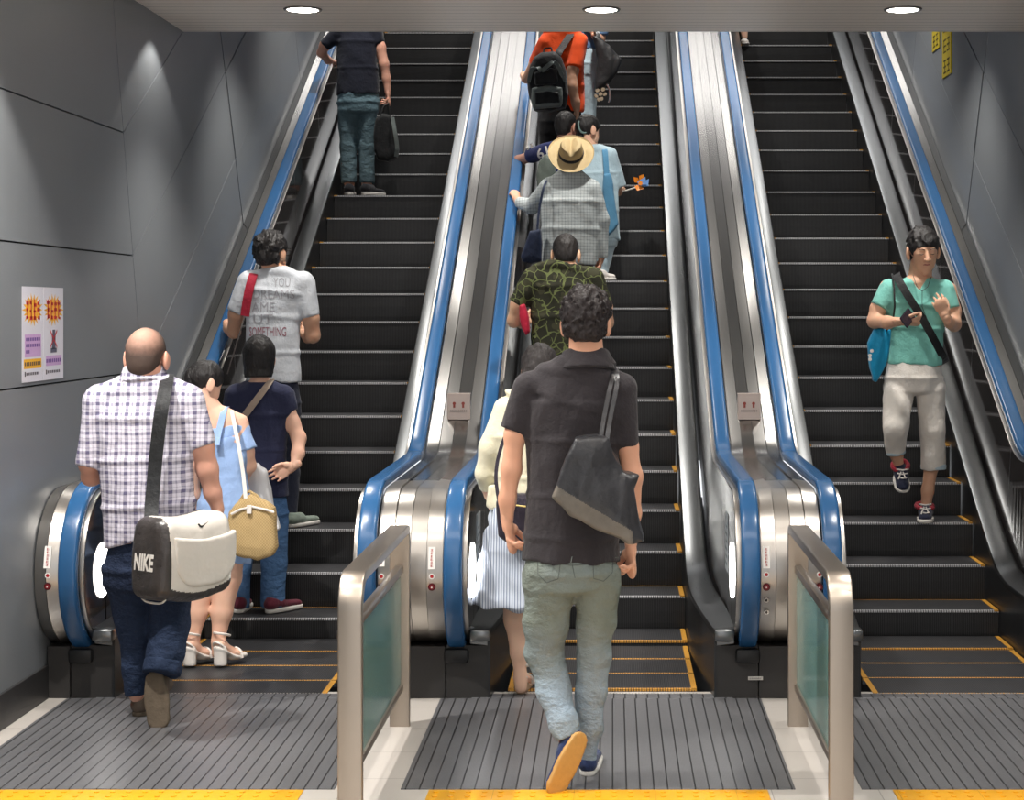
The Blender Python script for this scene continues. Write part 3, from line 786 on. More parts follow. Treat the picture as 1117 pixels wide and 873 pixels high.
def rot(yaw=0, pitch=0, roll=0):
    """Head frame columns: right, forward, up. yaw 0 looks away from the camera, 180 towards it; pitch < 0 looks down."""
    M = Matrix.Rotation(math.radians(yaw), 3, 'Z') @ Matrix.Rotation(math.radians(pitch), 3, 'X') @ Matrix.Rotation(math.radians(roll), 3, 'Y')
    return A_([list(r) for r in M])
class Fig:
    """One person. Rows are given as (photo x, photo y, depth offset, half width in photo pixels)."""
    def __init__(s, Y, foot, label, group=None, sk=(206, 160, 132), res=.0085, hres=.0042):
        s.Y = Y; s.res = res; s.hres = hres; s.skin = skin(sk); s.label = label; s.body = []; s.hands = []; s.kids = []
        s.org = V(foot); s.group = group; s.seed = int(abs(foot[0]) * 1000) % 977
    def p(s, px, py, dy=0): return A_(W(px, py, s.Y + dy))
    def px(s, n, dy=0): return n * (s.Y + dy) / FPX
    def rows(s, R, q=.85, f0=False, f1=False, lat=None):
        out = []
        for i in range(len(R) - 1):
            a, b = R[i], R[i + 1]
            qa = a[4] if len(a) > 4 else q; qb = b[4] if len(b) > 4 else q
            out.append(seg(s.p(*a[:3]), s.p(*b[:3]), s.px(a[3], a[2]), s.px(b[3], b[2]), qa, f0 and i == 0, f1 and i == len(R) - 2, lat, qb, .16 if min(qa, qb) < .82 else 1.0))
        return out
    def head(s, c, h, R, neck=None, rn=.056, ear=True, face=False):
        """c: centre of the head (px,py,dy), h: head height in metres."""
        c = s.p(*c) if len(c) == 3 and abs(c[0]) > 20 else A_(c); k = h / .232; s.hc, s.hk, s.hR = c, k, R
        g = lambda x, y, z: c + R @ (A_((x, y, z)) * k)
        P = [ell(g(0, -.012, .028), A_((.072, .092, .086)) * k, R), ell(g(0, .03, -.045), A_((.058, .058, .07)) * k, R), seg(g(0, .045, -.085), g(0, .062, -.094), .03 * k, .024 * k)]
        if face:
            P += [ell(g(0, .05, 0), A_((.062, .036, .075)) * k, R), seg(g(-.03, .074, .022), g(.03, .074, .022), .013 * k, .013 * k)]
        hp = [iso(P, .0055 * k, .018)]
        Q = []
        if face:
            Q += [seg(g(0, .085, .012), g(0, .104, -.024), .008 * k, .012 * k), ell(g(.012, .094, -.028), A_((.01, .01, .008)) * k, R), ell(g(-.012, .094, -.028), A_((.01, .01, .008)) * k, R)]
            for e in (-1, 1): Q.append(ell(g(e * .03, .076, .003), A_((.016, .012, .009)) * k, R))
            P2 = P + Q; hp = [iso(P2, .004 * k, .008)]
        if ear:
            for e in (-1, 1):
                E = R @ A_(rot(e * -22)); hp.append(iso([ell(g(e * .079, -.004, -.010), A_((.010, .021, .034)) * k, E), ell(g(e * .08, -.014, -.002), A_((.008, .009, .03)) * k, E), ell(g(e * .076, .006, -.034), A_((.008, .01, .012)) * k, E)], .004 * k, .006))
        s.hands += hp
        if neck is not None:
            n = s.p(*neck) if abs(neck[0]) > 20 else A_(neck); s.body += [seg(g(0, -.022, -.05), n, rn * k, rn * 1.12 * k, .95)]
        return g
    def hair(s, mat, style='short', seed=1, amp=.006, thick=0.0, name='hair', nape=-.072):
        c, k, R = s.hc, s.hk, s.hR
        g = lambda x, y, z: c + R @ (A_((x, y, z)) * k)
        P = [ell(g(0, -.016, .034), A_((.080 + thick, .102 + thick, .092 + thick)) * k, R), ell(g(0, -.055, -.02), A_((.066 + thick, .052 + thick, .062)) * k, R)]
        cuts = [lambda Q: ((Q - g(0, .034, -.022)) @ (R @ nrm(A_((0, .78, -.62)))))]
        cuts.append(lambda Q: -((Q - g(0, 0, nape)) @ (R @ A_((0, 0, 1)))))
        sz = .006
        if style == 'bob':
            P += [seg(g(0, -.012, .03), g(0, -.018, -.105), .086 * k, .083 * k, 1.05, lat=R @ A_((1, 0, 0)))]
            cuts = [cuts[0], lambda Q: -((Q - g(0, 0, -.112)) @ (R @ A_((0, 0, 1))))]
        if style == 'updo':
            P = [ell(g(0, -.014, .03), A_((.078, .098, .09)) * k, R)]
        if style == 'buzz':
            P = [ell(g(0, -.014, .03), A_((.0745, .0955, .088)) * k, R), ell(g(0, -.05, -.02), A_((.06, .052, .062)) * k, R)]
        nz = folds(seed, amp, 170, (1, 1, .35)); n2 = folds(seed + 5, amp, 70, (1, 1, .5))
        if style in ('short', 'buzz'):
            for e in (-1, 1):
                ec = g(e * .085, .004, -.016); cuts.append(lambda Q, ec=ec: .034 * k - np.sqrt((((Q - ec) * A_((.8, 1, .85))) ** 2).sum(1)))
        Pn, Q = iso(P, sz * k, .02, (lambda X: nz(X) + n2(X)) if amp else None, cuts)
        s.kids.append((name, [(Pn, Q)], [mat], None)); return g
    def hand(s, w, d, n, thumb, L=.175, curl=(.35, .4, .35), grip=None):
        """w wrist, d towards the fingers, n direction the palm faces, thumb +1 if the thumb is on the cross(d,n) side."""
        w = A_(w); d = nrm(A_(d)); n = A_(n); n = nrm(n - d * np.dot(n, d)); e = np.cross(d, n) * thumb; k = L / .175
        kn = w + d * .085 * k
        prim = [seg(w - d * .02 * k, w + d * .02 * k, .024 * k, .028 * k, .75, lat=e), seg(w + d * .02 * k, kn, .03 * k, .037 * k, .42, lat=e), ell(w + d * .035 * k + e * .022 * k + n * .008 * k, A_((.02, .02, .02)) * k)]
        fin = [(-.031, .062, .0078), (-.0105, .08, .0085), (.0105, .085, .0088), (.031, .076, .0086)]
        for i, (o, ln, r) in enumerate(fin):
            p = kn + e * o * k - d * (.008 * abs(i - 2) * k) - d * .008 * k; dirn = nrm(d + e * (o * 2.2)); a = 0
            for j, f in enumerate((.46, .3, .24)):
                a = curl[j] * (1 + .12 * (1.5 - i) * .5); ax = e
                c_, s_ = math.cos(a), math.sin(a)
                up = nrm(n - dirn * np.dot(n, dirn)); dirn = nrm(dirn * c_ + up * s_)
                q = p + dirn * ln * f * k; prim.append(seg(p, q, r * k * (1 - .08 * j), r * k * (.92 - .1 * j))); p = q
        t0 = w + d * .03 * k + e * .024 * k + n * .006 * k; t1 = t0 + nrm(d * .75 + e * .5 + n * .4) * .036 * k; t2 = t1 + nrm(d * .85 + e * .2 + n * .45) * .03 * k; t3 = t2 + nrm(d * .9 - e * .05 + n * .45) * .023 * k
        prim += [seg(t0, t1, .0135 * k, .0108 * k), seg(t1, t2, .0105 * k, .0095 * k), seg(t2, t3, .0095 * k, .0072 * k)]
        s.hands.append(iso(prim, s.hres * k, .0045 * k)); return kn
    def skinrows(s, R, q=.9): s.body += s.rows(R, q)
    def garment(s, name, prims, mat, k=.03, amp=.005, freq=26, cuts=(), res=None, stretch=(1, 1, .33), label=None, fm=None, seed=0):
        P, Q = iso(prims, res or s.res, k, folds(s.seed + len(s.kids) * 7 + seed, amp, freq, stretch) if amp else None, cuts)
        s.kids.append((name, [(P, Q)], mat if isinstance(mat, list) else [mat], label, fm))
    def shoe(s, heel, toe, up, mat, sole_m, w=.043, sole=.022, hgt=.075, name='shoe', extra=None, label=None):
        heel = A_(heel); toe = A_(toe); d = nrm(toe - heel); up = A_(up); up = nrm(up - d * np.dot(up, d)); l = np.cross(d, up); L = np.linalg.norm(toe - heel)
        a = heel + d * w * .75; b = toe - d * w * .85
        def st(o0, o1, grow, mid):
            def f(P):
                q = P - heel; x = q @ d; y = q @ l; z = q @ up
                t = np.clip((x - w * .75) / (L - w * 1.6), 0, 1); r = w * (.78 + .30 * np.sin(np.clip(t * 1.25, 0, 1) * 2.2) - .10 * t) + grow
                dx = x - (w * .75 + t * (L - w * 1.6)); dd = np.sqrt(dx * dx + y * y) - r
                return np.maximum(dd, np.maximum(o0 - z, z - o1))
            return Prim(f, np.minimum(heel, toe) - .09, np.maximum(heel, toe) + .12)
        mid = heel + d * L * .3
        up_pr = [seg(a + up * (sole + .022), b + up * (sole + .008), w * .82, w * .86, .62, lat=l), seg(a + up * (sole + .03), heel + d * L * .38 + up * (sole + .03), w * .8, w * .8, 1.0, lat=l),
                 seg(a + up * (sole + .02), a + d * .012 + up * hgt, w * .84, w * .8, 1.0, False, True, lat=l)]
        if extra: up_pr += extra(heel, d, up, l)
        cut = lambda P: sole * .5 - (P - heel) @ up
        s.kids.append((name, [iso(up_pr, min(s.res, .0065), .02, None, [cut])], [mat], label, None, ('sole', [iso([st(0, sole, .003, 0)], min(s.res, .006), 0)], [sole_m])))
    def part(s, name, mb, mats, label=None, smooth=True):
        s.kids.append((name, mb, mats if isinstance(mats, list) else [mats], label, smooth))
    def finish(s, mats_body=None):
        parts = []
        if s.body: parts.append(iso(s.body, s.res, .022))
        parts += s.hands
        root = mesh_iso('person', parts, [s.skin], s.org); tag(root, s.label, 'person', s.group)
        for kd in s.kids:
            name, data, mats, label = kd[:4]
            if isinstance(data, MB):
                data.v = [tuple(V(v) - s.org) for v in data.v]; o = data.build(name, mats, root, kd[4])
            else:
                o = mesh_iso(name, data, mats, s.org, root, kd[4] if len(kd) > 4 and kd[4] else None)
            if label: o['label'] = label
            if len(kd) > 5:
                sn, sd, smt = kd[5]; so = mesh_iso(sn, sd, smt, s.org, o)
        return root
def slab(poly, Y, th, rnd=.02, tilt=0.0, bulge=0.0):
    """Soft bag shape: outline given as photo points at depth Y, thickness 2*th, edges rounded; tilt = depth change per metre of x."""
    Pw = A_([W(a, b, Y) for a, b in poly]); xz = Pw[:, [0, 2]]; c = xz.mean(0); n = len(xz)
    R = np.sqrt(((xz - c) ** 2).sum(1)).max()
    def f(P):
        x = P[:, [0, 2]]; d = np.full(len(x), 1e9); ins = np.zeros(len(x), bool)
        for i in range(n):
            a, b = xz[i], xz[(i + 1) % n]; ab = b - a; t = np.clip(((x - a) @ ab) / (ab @ ab), 0, 1); q = x - a - t[:, None] * ab; d = np.minimum(d, (q * q).sum(1))
            cond = ((a[1] > x[:, 1]) != (b[1] > x[:, 1])); xx = a[0] + (x[:, 1] - a[1]) / (b[1] - a[1] + 1e-12) * ab[0]; ins ^= cond & (x[:, 0] < xx)
        d = np.sqrt(d) * np.where(ins, -1, 1)
        yy = np.abs(P[:, 1] - Y - tilt * (P[:, 0] - c[0])) - th * (1 + bulge * np.clip(-d / (.35 * R), 0, 1))
        dx = np.maximum(d + rnd, 0); dy = np.maximum(yy + rnd, 0)
        return np.minimum(np.maximum(d + rnd, yy + rnd), 0) + np.sqrt(dx * dx + dy * dy) - rnd
    m = th * (1 + bulge) + abs(tilt) * R + .02
    return Prim(f, (xz[:, 0].min(), Y - m, xz[:, 1].min()), (xz[:, 0].max(), Y + m, xz[:, 1].max()))
def strap_mesh(pts, w, t=.003, side=None, n=0):
    """Flat band through world points; side = direction across the band."""
    pts = [V(p) for p in pts]
    if n or True:
        out = []
        for i in range(len(pts) - 1):       # Catmull-Rom
            p0, p1, p2, p3 = pts[max(i - 1, 0)], pts[i], pts[i + 1], pts[min(i + 2, len(pts) - 1)]
            for j in range(6):
                u = j / 6; out.append(.5 * ((2 * p1) + (p2 - p0) * u + (2 * p0 - 5 * p1 + 4 * p2 - p3) * u * u + (3 * p1 - p0 - 3 * p2 + p3) * u ** 3))
        pts = out + [pts[-1]]
    mb = MB(); vs = []
    for i, p in enumerate(pts):
        d = (pts[min(i + 1, len(pts) - 1)] - pts[max(i - 1, 0)]).normalized()
        sd = V(side) if side is not None else V((1, 0, 0)); u = (sd - d * sd.dot(d)).normalized(); m = d.cross(u)
        vs += [p + u * w / 2 + m * t / 2, p - u * w / 2 + m * t / 2, p - u * w / 2 - m * t / 2, p + u * w / 2 - m * t / 2]
    k = len(pts); fs = [(i * 4 + j, i * 4 + (j + 1) % 4, i * 4 + 4 + (j + 1) % 4, i * 4 + 4 + j) for i in range(k - 1) for j in range(4)] + [(0, 1, 2, 3), tuple(range(4 * k - 4, 4 * k))]
    return mb.add(vs, fs)
def build_at(mb, name, mats, org, parent=None, smooth=True):
    mb.v = [tuple(V(v) - V(org)) for v in mb.v]; o = mb.build(name, mats, parent, smooth)
    if parent is None: o.location = org
    return o
def soft(name, prims, mats, org, parent=None, res=.007, k=.012, amp=.003, freq=30, cuts=(), seed=3, fm=None, stretch=(1, 1, .6)):
    return mesh_iso(name, [iso(prims, res, k, folds(seed, amp, freq, stretch) if amp else None, cuts)], mats if isinstance(mats, list) else [mats], org, parent, fm)
# ================================================================= CLOTH PATTERNS
def m_plaid():
    t = NT('blue_white_plaid_cotton'); x, y, z = t.xyz(); n = t.noise(7, 3)
    xs = t.math('MULTIPLY_ADD', n, .018, x); zs = t.math('MULTIPLY_ADD', n, .018, z)
    def band(c, per, w, off):
        fr = t.math('FRACT', t.math('DIVIDE', t.math('ADD', c, 10 * per + off), per)); return t.math('LESS_THAN', fr, w)
    a = t.math('ADD', t.math('MULTIPLY', band(xs, .046, .36, 0), .75), t.math('MULTIPLY', band(xs, .046, .12, .018), .4))
    b = t.math('ADD', t.math('MULTIPLY', band(zs, .042, .33, 0), .62), t.math('MULTIPLY', band(zs, .042, .1, .018), .35))
    f = t.math('MULTIPLY', t.math('ADD', a, b), .62)
    col = t.mix(f, lin((214, 210, 222)), lin((52, 44, 92)))
    t.setp(col, .85, 0, .2); t.bump(t.noise(16, 4), .5, .02); return t.m
def m_finecheck():
    t = NT('pale_grey_check_cotton'); x, y, z = t.xyz(); n = t.noise(8, 3)
    xs = t.math('MULTIPLY_ADD', n, .01, x); zs = t.math('MULTIPLY_ADD', n, .01, z)
    f = lambda c: t.math('LESS_THAN', t.math('FRACT', t.math('DIVIDE', t.math('ADD', c, 5), .021)), .25)
    t.setp(t.mix(t.math('MULTIPLY', t.math('ADD', f(xs), f(zs)), .42), lin((196, 202, 202)), lin((124, 134, 138))), .85, 0, .2); t.bump(t.noise(14, 4), .4, .02); return t.m
def m_camo():
    t = NT('vein_camouflage_jersey'); t.xyz()
    mp = t.n('ShaderNodeMapping'); t.l(t.co, mp.inputs[0]); mp.inputs['Scale'].default_value = (1, .6, 1)
    ns = t.n('ShaderNodeTexNoise'); t.l(mp.outputs[0], ns.inputs['Vector']); ns.inputs['Scale'].default_value = 9; ns.inputs['Detail'].default_value = 2
    vm = t.n('ShaderNodeVectorMath', operation='MULTIPLY_ADD'); t.l(ns.outputs['Color'], vm.inputs[0]); vm.inputs[1].default_value = (.10, .10, .10); t.l(mp.outputs[0], vm.inputs[2])
    vo = t.n('ShaderNodeTexVoronoi', feature='DISTANCE_TO_EDGE'); t.l(vm.outputs[0], vo.inputs['Vector']); vo.inputs['Scale'].default_value = 17
    gate = t.math('GREATER_THAN', t.noise(11, 2), .40)
    edge = t.math('MULTIPLY', t.math('LESS_THAN', vo.outputs['Distance'], .05), gate)
    n2 = t.noise(10, 2)
    t.setp(t.mix(edge, t.mix(t.math('GREATER_THAN', n2, .52), lin((44, 44, 34)), lin((60, 60, 44))), lin((98, 106, 66))), .85, 0, .2); t.bump(t.noise(12, 4), .35, .02); return t.m
def m_skirt():
    t = NT('fine_striped_cotton'); g = t.stripe(0, .0125, .42); n = t.noise(8, 3)
    t.setp(t.mix(g, t.mix(n, lin((200, 208, 222)), lin((218, 224, 234))), lin((134, 146, 170))), .85, 0, .2); t.bump(n, .3, .02); return t.m
def m_denim(name, rgb, fade, fz0, fz1, amt=.8):
    """Denim, faded paler around a level of the leg."""
    t = NT(name); n = t.noise(6, 4); n2 = t.noise(260, 2); z = t.xyz()[2]
    mr = t.n('ShaderNodeMapRange'); t.l(z, mr.inputs[0]); mr.inputs[1].default_value = fz0; mr.inputs[2].default_value = fz1
    f = t.math('MULTIPLY', t.math('ADD', mr.outputs[0], t.math('SUBTRACT', n, .5)), amt); f.node.use_clamp = True
    base = t.mix(f, lin(rgb), lin(fade)); d = lin(tuple(int(v * .62) for v in rgb))
    base = t.mix(t.math('MULTIPLY', n2, .22), base, d)
    t.setp(base, .85, 0, .2); t.bump(t.noise(13, 5, .6, (.8, .8, 1.1)), .9, .035); return t.m
def m_leather(name, rgb, rough=.34):
    t = NT(name); n = t.noise(12, 4); n2 = t.noise(220, 2); c = lin(rgb)
    t.setp(t.mix(n, tuple(v * .6 for v in c[:3]) + (1,), tuple(min(1, v * 1.7) for v in c[:3]) + (1,)), t.math('MULTIPLY_ADD', n, .25, rough - .1), 0, .5)
    t.bump(t.math('MULTIPLY_ADD', n2, .06, n), .6, .02); return t.m
def m_straw():
    t = NT('woven_straw'); g = t.stripe(2, .015, .45); g2 = t.stripe(0, .013, .5); n = t.noise(30, 3)
    f = t.math('ABSOLUTE', t.math('SUBTRACT', g, g2))
    t.setp(t.mix(f, lin((186, 160, 114)), t.mix(n, lin((146, 120, 80)), lin((182, 156, 112)))), .8, 0, .2); t.bump(f, .6, .004); return t.m
def m_hat():
    t = NT('pale_straw_hat'); g = t.stripe(2, .006, .4); n = t.noise(18, 3)
    t.setp(t.mix(t.math('MULTIPLY', g, .4), t.mix(n, lin((176, 154, 114)), lin((196, 176, 136))), lin((164, 136, 92))), .7, 0, .25); t.bump(g, .25, .002); return t.m
BLACK_POLO = cloth('charcoal_polo_pique', (52, 48, 51)); NAVY_T = cloth('navy_jersey', (44, 48, 74)); NAVY_D = cloth('dark_navy_jersey', (26, 29, 42))
WHITE_T = cloth('white_jersey', (196, 200, 206), .1); MINT = cloth('mint_jersey', (122, 190, 178), .12); CREAM = cloth('cream_knit', (222, 216, 190), .1)
ORANGE = cloth('orange_jersey', (240, 84, 30), .08, .85, .2); PALEBLUE = cloth('pale_blue_cotton', (150, 178, 222), .1); BLOUSE = cloth('pale_aqua_cotton', (172, 194, 204), .1)
WHITE_P = cloth('white_trouser_cotton', (222, 216, 208), .12); BLACK_P = cloth('black_trouser', (30, 29, 31)); NAVY_P = cloth('dark_navy_trouser', (34, 38, 54)); PALE_P = cloth('ice_blue_trouser', (178, 198, 208), .1)
PLAID, FINE, CAMO, SKIRT_C = m_plaid(), m_finecheck(), m_camo(), m_skirt()
JEAN_LT = m_denim('faded_pale_denim', (126, 134, 126), (158, 176, 194), .62, .30); JEAN_DK = m_denim('dark_indigo_denim', (34, 44, 66), (46, 60, 86), .6, .2); JEAN_MD = m_denim('mid_blue_denim', (70, 104, 148), (92, 128, 172), .6, .2); JEAN_TEAL = m_denim('blue_grey_denim', (94, 118, 128), (120, 144, 152), .75, .2)
LEATHER = m_leather('black_leather', (44, 44, 47), .30); LEATHER_G = m_leather('grey_brown_leather', (98, 92, 84), .4); VINYL_W = plain('white_vinyl', (206, 200, 192), .3, var=.06, scale=9, bump=.4, bdist=.015); VINYL_K = m_leather('dark_brown_black_vinyl', (52, 48, 47), .3)
STRAW, HATM = m_straw(), m_hat()
NYLON_K = cloth('black_nylon', (30, 31, 33), .2, .55); NYLON_G = cloth('grey_nylon', (110, 118, 116), .15, .6); BLUE_BAG = cloth('cyan_nylon', (24, 146, 192), .15, .5); DENIM_BAG = cloth('blue_canvas', (82, 132, 164), .15)
SNEAK_N = cloth('navy_canvas', (44, 56, 92), .12); GUM = plain('amber_rubber_sole', (190, 146, 82), .5, bump=.4, scale=60); SOLE_W = plain('white_rubber_sole', (214, 210, 204), .5); SOLE_K = plain('dark_rubber_sole', (92, 80, 66), .7, bump=.9, scale=26, var=.35)
BOOT = m_leather('worn_brown_leather', (88, 74, 62), .55); SNEAK_R = cloth('maroon_canvas', (98, 40, 54), .15); SNEAK_K = cloth('black_canvas', (34, 34, 38), .2); SANDAL_W = plain('white_sandal_leather', (218, 212, 206), .45); SANDAL_T = plain('tan_wedge', (176, 146, 120), .6); CRIMSON = cloth('crimson_webbing', (150, 26, 48), .12, .6); CRIM_P = cloth('crimson_pouch', (176, 30, 58), .12, .5)
def z_at(py, Y): return CAMZ - (py - PY0) * Y / FPX
def scale_rows(R, k): return [(r[0], r[1], r[2], r[3] * k) + tuple(r[4:]) for r in R]
def plane_cut(a, b, below=True):
    """Keep what lies above the line a-b (world points, any depth)."""
    a, b = A_(a), A_(b); sl_ = (b[2] - a[2]) / (b[0] - a[0])
    return lambda P: (a[2] + (P[:, 0] - a[0]) * sl_) - P[:, 2]
def torso_core(s, R, k=.86): s.body += s.rows(scale_rows(R, k), .6)

from mathutils.bvhtree import BVHTree
def wrap_on(target, verts, d=(0, 1, 0), lift=.0015):
    """Lay flat print onto a surface: each point slides along d until it meets the target."""
    me = target.data; off = V(); o = target
    while o: off += o.location; o = o.parent
    tree = BVHTree.FromPolygons([v.co + off for v in me.vertices], [list(p.vertices) for p in me.polygons]); d = V(d).normalized(); out = []; last = None
    for v in verts:
        h = tree.ray_cast(V(v) - d * .6, d)[0]
        if h is None: h = last if last is not None else V(v)
        else: last = h
        q = V(v); q = q + d * ((h - q).dot(d)) - d * lift; out.append(q)
    return out, off
def print_text(target, name, text, org, xdir, zdir, size, mat, d=(0, 1, 0), width=None, bold=0.0, lift=.0015, shear=0):
    c = bpy.data.curves.new('t', 'FONT'); c.body = text; c.size = 1; c.resolution_u = 3; c.offset = bold; c.shear = shear
    o = bpy.data.objects.new('t', c); COL.objects.link(o); dg = bpy.context.evaluated_depsgraph_get(); dg.update()
    me = bpy.data.meshes.new_from_object(o.evaluated_get(dg)); bpy.data.objects.remove(o); bpy.data.curves.remove(c)
    bm = bmesh.new(); bm.from_mesh(me); bmesh.ops.triangulate(bm, faces=bm.faces)
    for _ in range(2): bmesh.ops.subdivide_edges(bm, edges=[e for e in bm.edges if e.calc_length() > .25], cuts=1)
    bmesh.ops.triangulate(bm, faces=bm.faces)
    xs = [v.co.x for v in bm.verts]; ys = [v.co.y for v in bm.verts]; kx = (width / (max(xs) - min(xs))) if width else size; ky = size / (max(ys) - min(ys))
    xdir, zdir = V(xdir).normalized(), V(zdir).normalized()
    vs = [V(org) + xdir * (v.co.x - min(xs)) * kx + zdir * (v.co.y - min(ys)) * ky for v in bm.verts]; bm.verts.index_update(); fs = [[v.index for v in f.verts] for f in bm.faces]; bm.free(); bpy.data.meshes.remove(me)
    vs, off = wrap_on(target, vs, d, lift)
    return from_pyd(name, [v - off for v in vs], fs, [mat], target)
def child(root, name):
    return [c for c in root.children if c.name.split('.')[0] == name][0]
def sandal(s, heel, toe, hh, mat, block=False, w=.036, name='sandal', smat=None):
    smat = smat or mat
    _sandal(s, heel, toe, hh, mat, block, w, name, smat)
def _sandal(s, heel, toe, hh, mat, block, w, name, smat):
    """Open sandal: sole rising to a heel, toe strap, ankle strap."""
    heel, toe = A_(heel), A_(toe); d = nrm(toe - heel); up = A_((0, 0, 1)); l = np.cross(d, up)
    L = np.linalg.norm(toe - heel); P = [seg(heel + d * .03 + up * (hh + .008), heel + d * L * .55 + up * (.03 if block else .02), .034, .036, .28, lat=l), seg(heel + d * L * .55 + up * (.03 if block else .016), toe - d * .03 + up * (.026 if block else .014), .038, .034, .5 if block else .3, lat=l)]
    if block: P.append(seg(heel + d * .032 + up * (hh + .01), heel + d * .032, .033, .034, .92, False, True, lat=l))
    else: P.append(seg(heel + d * .03 + up * hh, heel + d * .032, .028, .02, .9, False, True, lat=l)); P.append(seg(heel + d * .05 + up * hh * .6, heel + d * .11 + up * .012, .026, .03, .8, lat=l))
    body = iso(P, .005, .012)
    s.kids.append((name, [body], [mat], None))
    a = heel + d * .045 + up * (hh + .085)
    s.part('ankle_strap', MB().tube([a + l * (.036 * math.cos(t)) + d * (.042 * math.sin(t)) - up * .012 * math.sin(t) for t in np.linspace(0, 2 * math.pi, 20)], .0065, 6), smat)
    b = heel + d * L * .68
    s.part('toe_strap', MB().tube([b + l * (.042 * math.cos(t)) + up * (.02 + .045 * math.sin(t)) for t in np.linspace(0, math.pi, 12)], .009, 6), smat)
    s.part('heel_strap', MB().tube([heel + d * .02 + l * (.03 * math.cos(t)) + up * (hh + .03 + .02 * math.sin(t)) - d * .018 * math.sin(t) for t in np.linspace(0, math.pi, 10)], .006, 6), smat)
    s.body += [seg(heel + d * .035 + up * (hh + .035), heel + d * L * .6 + up * .045, .027, .03, .8, lat=l), seg(heel + d * L * .6 + up * .045, toe - d * .035 + up * .035, .032, .026, .5, lat=l)]

# ================================================================= PEOPLE
# --- man in black polo, walking
s = Fig(6.62, (W(628, 848, 6.62).x, 6.62, 0), 'man in black polo and faded jeans walking with a black leather bag', sk=(214, 158, 128), res=.007, hres=.0038)
s.head((639, 353, 0), .25, rot(0, -6), (640, 404, -.01), .058); s.hair(HAIR_B, 'short', 3, .012, .012)
T = [(640, 388, 0, 26, .88), (640, 397, -.004, 33, .75), (636, 413, 0, 51, .46), (627, 440, 0, 56, .54), (625, 480, 0, 51, .6), (624, 540, 0, 49, .64), (623, 585, 0, 51, .66), (622.5, 612, 0, 53.5, .66)]
torso_core(s, T)
s.garment('polo_shirt', s.rows(T, f1=True) + s.rows([(640, 402, 0, 14), (580, 422, 0, 15)], .9) + s.rows([(640, 402, 0, 14), (676, 422, 0, 15)], .9) + s.rows([(576, 424, 0, 17), (559.5, 470, 0, 14.5)], 1, f1=True) + s.rows([(678, 426, 0, 17), (685, 487, 0, 12.5)], 1, f1=True), BLACK_POLO, .02, .0055, 30)
s.garment('collar', s.rows([(639, 383, .01, 25.5), (639.5, 406, -.01, 33)], .95, True, True), BLACK_POLO, 0, .001, 40)
s.skinrows([(573, 440, 0, 9), (561.5, 474, 0, 11), (558, 512, 0, 10.5), (553.5, 545, .01, 9), (553, 568, .02, 7.2)])
s.skinrows([(677, 442, 0, 9), (685, 487, 0, 10.8), (690, 520, .0, 10.5), (690, 560, .02, 9), (688, 594, .03, 7.2)])
s.hand(s.p(553, 569, .02), (.22, .05, -1), (1, -.25, 0), -1, .185, (.75, .85, .5)); s.hand(s.p(688, 595, .03), (.03, .05, -1), (-1, -.35, 0), 1, .185, (.95, 1.0, .7))
JL = [(600, 636, 0, 28), (596, 680, .03, 24), (594.5, 712, .06, 21.5), (603, 752, .03, 18.5), (614, 788, -.02, 16.5), (620, 806, -.04, 15.5)]
JR = [(652, 636, 0, 25.5), (650, 680, .05, 21.5), (648, 712, .07, 19), (645, 752, .09, 16.5), (643, 795, .10, 13.5), (640.5, 834, .11, 10.5)]
s.garment('jeans', s.rows([(622.5, 604, 0, 48.4, .66), (622, 624, 0, 53, .68), (623, 640, .0, 49, .66)], .68, True) + s.rows(JL, .95, f1=True) + s.rows(JR, .95, f1=True), JEAN_LT, .022, .008, 26, stretch=(1, 1, .9))
s.body += s.rows(scale_rows(JL, .7), .9) + s.rows(scale_rows(JR, .7), .9)
s.shoe(W(640, 848, 6.70), W(645, 826, 6.99) * 1.0 if False else V(W(640, 848, 6.70)) + V((.03, .27, 0)), (0, 0, 1), SNEAK_N, SOLE_W, .036)
s.shoe(W(637, 801, 6.55), W(604, 868, 6.47), (-.50, 1, .30), SNEAK_N, GUM, .045, .02, .07, label='navy slip-on shoe with its amber sole turned up')
P1 = s.finish()
def stitch(root, part_name, lines, Yd, mat, r=.0014):
    tg = child(root, part_name)
    for ln in lines:
        pts = []
        for (x0, y0), (x1, y1) in zip(ln, ln[1:]): pts += [W(x0 + (x1 - x0) * k / 6, y0 + (y1 - y0) * k / 6, Yd) for k in range(6)]
        pts.append(W(ln[-1][0], ln[-1][1], Yd)); ps, off = wrap_on(tg, pts, (0, 1, 0), .0004)
        mb = MB().tube([p - off for p in ps], r, 5); mb.build('seam', mat, tg, True)
stitch(P1, 'jeans', [[(583, 617), (584, 637), (594, 646), (607, 641), (610, 620), (583, 617)], [(646, 621), (647, 641), (658, 645), (668, 636), (669, 617), (646, 621)], [(622.5, 613), (623, 626), (626, 640)], [(572, 621), (600, 624), (623, 626), (648, 625), (675, 620)]], 6.3, plain('jeans_thread', (92, 98, 94), .8), .0018)
bag_o = V(W(650, 540, 6.42))
pb = [(603, 541), (611, 514), (622, 492), (628, 477), (640, 475), (651, 474), (663, 477), (673, 499), (680, 514), (696, 519), (691, 534), (696, 560), (702, 590), (691, 595), (650, 577), (622, 561)]
def fm_bag(P, Q):
    c = P[Q].mean(1); a, b = W(603, 541, 6.42), W(692, 595, 6.42); zl = a.z + (c[:, 0] - a.x) * (b.z - a.z) / (b.x - a.x) + .052
    return ((c[:, 2] < zl) & (c[:, 0] < W(690, 560, 6.42).x)).astype(np.int32)
bag = soft('shoulder_bag', [slab(pb, 6.415, .042, .02, .1, .35)], [LEATHER, LEATHER_G], bag_o, None, .004, .01, .006, 34, fm=fm_bag)
